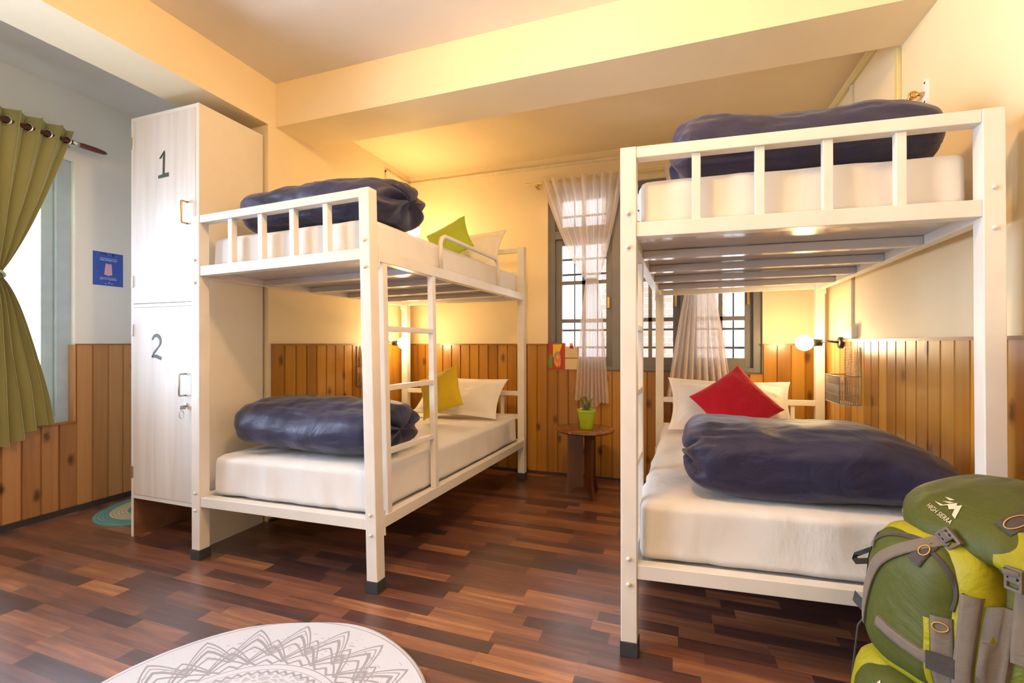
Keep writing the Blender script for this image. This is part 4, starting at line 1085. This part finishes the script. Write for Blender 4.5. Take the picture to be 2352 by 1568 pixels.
# ------------------------------------------------------------------ rugs
rcx, rcy, RR = -1.10, 0.84, 0.56
bm = bmesh.new(); N = 96; rings = []
for rr, h in ((1.0, 0.0), (1.0, 0.005), (0.985, 0.009), (0.97, 0.008), (0.6, 0.008), (0.3, 0.008)):
    rings.append([bm.verts.new((rcx + RR * rr * (1 + (0.012 * math.sin(5 * 2 * PI * k / N + 1) + 0.006 * math.sin(9 * 2 * PI * k / N)) * (rr ** 3)) * math.cos(2 * PI * k / N),
                                rcy + RR * rr * (1 + (0.012 * math.sin(5 * 2 * PI * k / N + 1) + 0.006 * math.sin(9 * 2 * PI * k / N)) * (rr ** 3)) * math.sin(2 * PI * k / N), h + 0.0005)) for k in range(N)])
for i in range(len(rings) - 1):
    for k in range(N): bm.faces.new((rings[i][k], rings[i][(k + 1) % N], rings[i + 1][(k + 1) % N], rings[i + 1][k])).smooth = True
bm.faces.new(rings[-1])
single('round_rug', bm, mandala_material(rcx, rcy, RR), 'round off-white rug with grey mandala pattern on the floor', 'rug', (rcx, rcy, 0))
bm = bmesh.new(); sx, sy = -3.12, 2.06; rings = []
for rr, h in ((1.0, 0.0), (1.0, 0.006), (0.98, 0.009), (0.5, 0.009)):
    rings.append([bm.verts.new((sx + 0.31 * rr * math.cos(2 * PI * k / 64), sy + 0.36 * rr * math.sin(2 * PI * k / 64), h + 0.0005)) for k in range(64)])
for i in range(3):
    for k in range(64): bm.faces.new((rings[i][k], rings[i][(k + 1) % 64], rings[i + 1][(k + 1) % 64], rings[i + 1][k]))
bm.faces.new(rings[-1])
single('braided_rug', bm, ring_rug_material(0.33), 'teal and cream braided oval rug behind the locker', 'rug', (sx, sy, 0))

# ------------------------------------------------------------------ backpack
PO, PPH = V((0.672, 1.318, 0)), math.radians(-60)
def pf(x, y, z):
    y2 = y + 0.05 * (z / 0.7) ** 1.3            # leans back towards the bed
    return PO + V((x * math.cos(PPH) - y2 * math.sin(PPH), x * math.sin(PPH) + y2 * math.cos(PPH), z))
def pdir(x, y): return V((x * math.cos(PPH) - y * math.sin(PPH), x * math.sin(PPH) + y * math.cos(PPH), 0))
pack = thing('backpack', 'large olive and yellow-green hiking backpack in front of the right bunk', 'backpack', tuple(PO))
pack_surf = []
def keep(bm):
    me = bpy.data.meshes.new('t'); bm.to_mesh(me); pack_surf.append([[v.co.copy() for v in me.vertices], [tuple(p.vertices) for p in me.polygons]]); bpy.data.meshes.remove(me)
def crumple(seed, amp=0.006, sc=9):
    def d(p):
        n = noise.noise(V((p.x * sc + seed, p.y * sc, p.z * sc * 0.7))) * amp + abs(noise.noise(V((p.x * sc * 2 + seed, p.y * sc * 2, p.z * sc * 2.4)))) * -amp * 0.7
        return p + p.normalized() * n
    return d
def blobp(name, c, h, e1, e2, m, seed=0, amp=0.006, nu=64, nv=48, tilt=0.0, par=None):
    bm = bmesh.new()
    superell(bm, lambda a, b, z: pf(c[0] + a, c[1] + b + tilt * z, max(0.002, c[2] + z)), h[0], h[1], h[2], e1, e2, nu, nv, disp=crumple(seed, amp))
    bmesh.ops.recalc_face_normals(bm, faces=bm.faces); keep(bm)
    return link(name, bm, m, par or pack, smooth=True)
# main body as a loft
bm = bmesh.new(); prof = [(0.004, .10, .08), (0.012, .15, .115), (0.05, .172, .130), (0.15, .178, .138), (0.3, .172, .132), (0.45, .160, .122), (0.54, .145, .112), (0.60, .13, .10), (0.635, .11, .09), (0.64, .02, .02)]
rows = []
for z, a, d in prof:
    row = []
    for i in range(72):
        t = 2 * PI * i / 72; x, y = a * sgnpow(math.cos(t), 0.6), d * sgnpow(math.sin(t), 0.6)
        k = 1 + noise.noise(V((x * 12, y * 12, z * 14))) * 0.05
        row.append(bm.verts.new(pf(x * k, y * k, z)))
    rows.append(row)
for A, B in zip(rows, rows[1:]):
    for i in range(72): bm.faces.new((A[i], A[(i + 1) % 72], B[(i + 1) % 72], B[i])).smooth = True
bm.faces.new(list(reversed(rows[0]))); bm.faces.new(rows[-1])
keep(bm); link('main_bag', bm, M['midgreen'], pack, smooth=True)
blobp('pocket_border', (-0.040, -0.112, 0.440), (0.124, 0.070, 0.185), 0.5, 0.6, M['lime'], 3, 0.005)
blobp('front_pocket', (-0.056, -0.132, 0.452), (0.105, 0.075, 0.158), 0.55, 0.65, M['olive'], 5, 0.007)
blobp('lower_pocket', (-0.02, -0.125, 0.145), (0.150, 0.105, 0.145), 0.5, 0.6, M['olive'], 8, 0.007)
blobp('lower_pocket_edge', (-0.125, -0.10, 0.155), (0.066, 0.105, 0.150), 0.6, 0.7, M['lime'], 14, 0.008)
blobp('side_pocket', (0.150, 0.03, 0.16), (0.050, 0.105, 0.16), 0.6, 0.6, M['midgreen'], 11, 0.008)
blobp('collar', (0, 0.0, 0.610), (0.135, 0.118, 0.055), 0.6, 0.6, M['midgreen'], 17, 0.012)
# lid
bm = bmesh.new()
def lidf(a, b, z):
    zz = z + 0.02 * (b / 0.15) - 0.030 * max(0, -b / 0.16) ** 2 - 0.050 * max(0, a / 0.16) ** 2
    return pf(a + 0.006, b - 0.002, 0.668 + zz)
superell(bm, lidf, 0.162, 0.150, 0.056, 0.80, 0.65, 90, 56, disp=crumple(23, 0.010, 8))
bmesh.ops.recalc_face_normals(bm, faces=bm.faces)
keep(bm); lid = link('lid', bm, M['lidmat'], pack, smooth=True)

allv, allf = [], []
for vs, fs in pack_surf:
    o_ = len(allv); allv += vs; allf += [tuple(i + o_ for i in f) for f in fs]
bvh = BVHTree.FromPolygons(allv, allf)
def proj(side, u, z, off=0.003):
    """drop a point onto the pack: side 'f' front (u = x), 's' right side (u = y), 't' top-front slope"""
    if side == 'f': o, d = pf(u, -0.45, z), pdir(0, 1)
    elif side == 's': o, d = pf(0.45, u, z), pdir(-1, 0)
    elif side == 'l': o, d = pf(-0.45, u, z), pdir(1, 0)
    else: o, d = pf(0.32 + u * 0.75, -0.32 + u * 0.75, z + 0.22), (pdir(-0.62, 0.62) + V((0, 0, -0.45))).normalized()
    h = bvh.ray_cast(o, d)
    if h[0] is None: return None
    return h[0] - d * off
def ribbon(name, side, path, w, m, off=0.004, th=0.002, n=30, par=None, mesh=None):
    """flat webbing following the bag; path = [(u, z), ...]"""
    for _ in range(3):
        q = [path[0]]
        for a, b in zip(path, path[1:]): q += [(lerp(a[0], b[0], .25), lerp(a[1], b[1], .25)), (lerp(a[0], b[0], .75), lerp(a[1], b[1], .75))]
        path = q + [path[-1]]
    pts = []
    for i in range(n + 1):
        t = i / n * (len(path) - 1); k = min(int(t), len(path) - 2); fr_ = t - k
        pts.append((lerp(path[k][0], path[k + 1][0], fr_), lerp(path[k][1], path[k + 1][1], fr_)))
    bm = bmesh.new(); rows = []
    for i, (u, z) in enumerate(pts):
        a = pts[max(0, i - 2)]; b = pts[min(n, i + 2)]; dx, dz = b[0] - a[0], b[1] - a[1]; L = math.hypot(dx, dz) or 1
        nx, nz = -dz / L * w / 2, dx / L * w / 2
        row = []
        for s in (-1, -0.5, 0, 0.5, 1):
            h = proj(side, u + nx * s, z + nz * s, off)
            row.append(h)
        if any(h is None for h in row): continue
        rows.append(row)
    d = {'f': pdir(0, 1), 's': pdir(-1, 0), 'l': pdir(1, 0)}.get(side, (pdir(-0.62, 0.62) + V((0, 0, -0.45))).normalized())
    top = [[bm.verts.new(p) for p in r] for r in rows]; bot = [[bm.verts.new(p + d * (th + off)) for p in r] for r in rows]
    for i in range(len(rows) - 1):
        for k in range(4):
            bm.faces.new((top[i][k], top[i][k + 1], top[i + 1][k + 1], top[i + 1][k])).smooth = True
        bm.faces.new((top[i][0], top[i + 1][0], bot[i + 1][0], bot[i][0])); bm.faces.new((top[i][4], bot[i][4], bot[i + 1][4], top[i + 1][4]))
    bmesh.ops.recalc_face_normals(bm, faces=bm.faces)
    return link(name, bm, m, par or pack)
def patch(bm, side, pts, off, mi=0):
    hs = [proj(side, u, z, off) for u, z in pts]
    if any(h is None for h in hs): return
    bm.faces.new([bm.verts.new(h) for h in hs]).material_index = mi
def ringon(side, u, z, r, par, off=0.006):
    bm = bmesh.new(); pts = [proj(side, u + r * math.cos(a), z + r * math.sin(a), off) for a in [i * 2 * PI / 24 for i in range(24)]]
    tube(bm, pts, 0.0012, 6, True); link('printed_ring', bm, M['thread'], par)
def buckle(side, u, z, w, h, ang=0, off=0.008):
    c = proj(side, u, z, off)
    if c is None: return
    d = {'f': pdir(0, -1), 's': pdir(1, 0), 'l': pdir(-1, 0)}.get(side, (pdir(0.62, -0.62) + V((0, 0, 0.45))).normalized())
    up = V((0, 0, 1)) - d * d.z; up.normalize(); rt = up.cross(d)
    ca, sa = math.cos(ang), math.sin(ang); r2 = rt * ca + up * sa; u2 = up * ca - rt * sa
    bm = bmesh.new()
    for s in (-1, 1): obox(bm, c + r2 * s * w * 0.42, r2, u2, d, w * 0.09, h / 2, 0.004, bev=0.001)
    for s in (-1, -0.15, 0.45, 1): obox(bm, c + u2 * s * h * 0.44, r2, u2, d, w * 0.45, h * 0.07, 0.0045, bev=0.001)
    obox(bm, c + u2 * h * 0.15 + d * 0.001, r2, u2, d, w * 0.22, h * 0.22, 0.004, bev=0.001)
    return link('buckle', bm, M['buckle'], pack)
# webbing and trims on the front
ribbon('compression_strap', 'f', [(0.004, 0.622), (-0.06, 0.578), (-0.112, 0.525), (-0.138, 0.45), (-0.148, 0.36)], 0.024, M['web'], 0.006)
buckle('f', 0.008, 0.625, 0.034, 0.038, 0.8, 0.012)
vs_ = ribbon('vertical_strap', 'f', [(0.024, 0.468), (0.030, 0.40), (0.030, 0.33), (0.024, 0.2), (0.015, 0.03)], 0.028, M['web'])
ribbon('vertical_strap_edge', 'f', [(0.005, 0.458), (0.010, 0.40), (0.010, 0.33), (0.004, 0.2), (-0.005, 0.03)], 0.010, M['lime'], 0.0035)
ribbon('horizontal_strap', 'f', [(-0.098, 0.392), (-0.05, 0.382), (0.0, 0.376), (0.045, 0.372)], 0.024, M['web'], 0.008)
bm = bmesh.new(); patch(bm, 'f', [(0.012, 0.354), (0.050, 0.354), (0.050, 0.394), (0.012, 0.394)], 0.011)
link('strap_keeper', bm, M['web_dark'], pack)
a_ = ribbon('zip_pull_patch', 'f', [(-0.012, 0.606), (-0.028, 0.560)], 0.028, M['web_dark'], 0.005, n=10)
ringon('f', -0.015, 0.592, 0.0095, a_, 0.008)
zipper = [(-0.148, 0.36), (-0.156, 0.45), (-0.148, 0.54), (-0.11, 0.592), (-0.056, 0.606), (-0.005, 0.596), (0.030, 0.565), (0.042, 0.52), (0.036, 0.485)]
ribbon('zip', 'f', zipper, 0.006, M['web_dark'], 0.0035, n=120)
ringon('f', 0.026, 0.448, 0.0095, vs_, 0.007)
# right side: two padded taupe panels and the long buckled strap
ribbon('side_panel', 'f', [(0.062, 0.530), (0.060, 0.40), (0.048, 0.05)], 0.024, M['web'], 0.010)
ribbon('side_panel', 'f', [(0.091, 0.515), (0.089, 0.38), (0.079, 0.05)], 0.024, M['web'], 0.012)
ribbon('long_strap', 'f', [(0.110, 0.605), (0.110, 0.55), (0.112, 0.47), (0.116, 0.42)], 0.022, M['web'], 0.016)
buckle('f', 0.110, 0.585, 0.028, 0.045, 0.0, 0.022)
ribbon('side_strap', 's', [(-0.10, 0.53), (-0.06, 0.51), (0.02, 0.48), (0.08, 0.46)], 0.012, M['web_dark'], 0.008)
# lid details
d_ = ribbon('lid_patch', 'f', [(0.064, 0.690), (0.096, 0.676)], 0.034, M['web_dark'], 0.004, n=10, par=lid)
ringon('f', 0.080, 0.683, 0.0115, d_, 0.007)
ribbon('grab_loop', 'f', [(-0.14, 0.58), (-0.135, 0.55)], 0.02, M['web'], 0.006)
# loose strap loop and tab on the left edge
def strip3(name, pts, w, m, wdir=(0, 0, 1)):
    bm = bmesh.new(); wd = V(wdir).normalized() * w / 2; T = [(bm.verts.new(V(p) - wd), bm.verts.new(V(p) + wd)) for p in pts]
    for (a, b), (c, d) in zip(T, T[1:]): bm.faces.new((a, b, d, c)).smooth = True
    r = bmesh.ops.solidify(bm, geom=bm.faces[:], thickness=0.002)
    return link(name, bm, m, pack)
strip3('loose_strap', [pf(-0.14, -0.09, 0.545), pf(-0.19, -0.11, 0.515), pf(-0.235, -0.13, 0.475), pf(-0.227, -0.125, 0.463), pf(-0.18, -0.10, 0.485), pf(-0.135, -0.07, 0.515)], 0.018, M['web_dark'], (0.3, 0, 1))
strip3('side_tab', [pf(-0.14, -0.12, 0.37), pf(-0.175, -0.14, 0.36), pf(-0.208, -0.15, 0.385)], 0.028, M['web'], (0.2, 0, 1))
bm = bmesh.new(); tube(bm, [pf(-0.165, -0.12, 0.40), pf(-0.20, -0.14, 0.31), pf(-0.225, -0.12, 0.17), pf(-0.23, -0.10, 0.08), pf(-0.215, -0.08, 0.03)], 0.0022, 6); link('side_cord', bm, M['web_dark'], pack)
# logo on the lid: mountain with lettering under it
bm = bmesh.new()
LU, LZ_ = -0.030, 0.668
def lg(x, y, s=1.0):      # logo plane -> lid front, slightly turned
    ca, sa = math.cos(-0.30), math.sin(-0.30)
    x, y = x * 0.88, y * 0.88
    return (LU + (x * ca - y * sa) * s, LZ_ + (x * sa + y * ca) * s)
for poly in ([(-.034, .006), (-.012, .010), (.004, .026), (.010, .022), (.016, .028), (.034, .004), (.022, .006), (.014, .016), (.006, .010), (-.004, .014), (-.014, .006)],
             [(-.022, .014), (-.006, .018), (-.001, .024), (-.010, .020)], [(-.028, .021), (-.012, .022), (-.006, .027), (-.02, .024)]):
    patch(bm, 'f', [lg(*p) for p in poly], 0.0035)
link('mountain_emblem', bm, M['logo'], lid)
def text_on(body, side, fn, size, off, m, par, name):
    cu = bpy.data.curves.new('t', 'FONT'); cu.body = body; cu.size = size; cu.align_x = 'CENTER'
    to = bpy.data.objects.new('t', cu); C.objects.link(to); dg = bpy.context.evaluated_depsgraph_get()
    me = bpy.data.meshes.new_from_object(to.evaluated_get(dg)); bpy.data.objects.remove(to)
    bm = bmesh.new(); bm.from_mesh(me); ok = True
    for v in bm.verts:
        h = proj(side, *fn(v.co.x, v.co.y), off)
        if h is None: ok = False; break
        v.co = h
    if ok: link(name, bm, m, par)
    else: bm.free()
text_on('HIGH SIERRA', 'f', lambda x, y: lg(x, y - 0.010), 0.0125, 0.0035, M['logo'], lid, 'lettering')
text_on('A', 'f', lambda x, y: (-0.075 + x, 0.245 + y), 0.03, 0.0035, M['logo'], pack, 'pocket_emblem')


# ------------------------------------------------------------------ lights
def area(name, loc, rot, sx, sy, power, col, shape='RECTANGLE', spread=None):
    d = bpy.data.lights.new(name, 'AREA'); d.shape = shape; d.size = sx
    if shape == 'RECTANGLE': d.size_y = sy
    d.energy = power; d.color = col
    if spread: d.spread = spread
    o = bpy.data.objects.new(name, d); C.objects.link(o); o.location = loc; o.rotation_euler = rot
    return o
# ceiling lamp fixture above the picture; its shape is reused for an added fill behind the camera
def ceiling_lamp(x, y, label, power, col):
    r = thing('ceiling_lamp', label, 'lamp', (x, y, ZC))
    bm = bmesh.new(); lathe(bm, (x, y, ZC), [(0.07, 0), (0.075, -0.03), (0.04, -0.06), (0.035, -0.06)], 40); link('housing', bm, M['white'], r)
    bm = bmesh.new(); superell(bm, lambda a, b, c: V((x + a, y + b, ZC - 0.13 + c)), 0.075, 0.075, 0.075, 1, 1, 32, 24)
    link('globe', bm, emit('lit lamp globe', col, power / (PI * 4 * PI * 0.075 ** 2)), r, smooth=True)
ceiling_lamp(-0.45, 0.95, 'round white ceiling lamp in front of the cross beam', 54, (1.0, 0.585, 0.24))
ceiling_lamp(-0.9, -1.2, 'added warm fill globe on the ceiling behind the viewer', 6, (1.0, 0.74, 0.48))  # weak unseen fill added to brighten the room from behind, not a known fixture
# daylight through the two windows
area('daylight_bay', (XW - 0.35, 0.10, 1.45), (0, -PI / 2, 0), 1.7, 3.5, 470, (0.68, 0.80, 1.0))
area('daylight_back', (-0.17, YB + 0.5, 1.65), (-PI / 2, 0, 0), 1.6, 1.5, 22, (0.90, 0.95, 1.0))

w = bpy.data.worlds.new('world'); bpy.context.scene.world = w; w.use_nodes = True
bg = w.node_tree.nodes['Background']; bg.inputs[0].default_value = (0.86, 0.92, 1.0, 1); bg.inputs[1].default_value = 2.3

sc = bpy.context.scene
sc.view_settings.view_transform = 'Standard'; sc.view_settings.look = 'None'; sc.view_settings.gamma = 1; sc.view_settings.use_curve_mapping = False
sc.view_settings.exposure = 0.28
for o in bpy.data.objects:
    if '_o' in o.keys(): del o['_o']
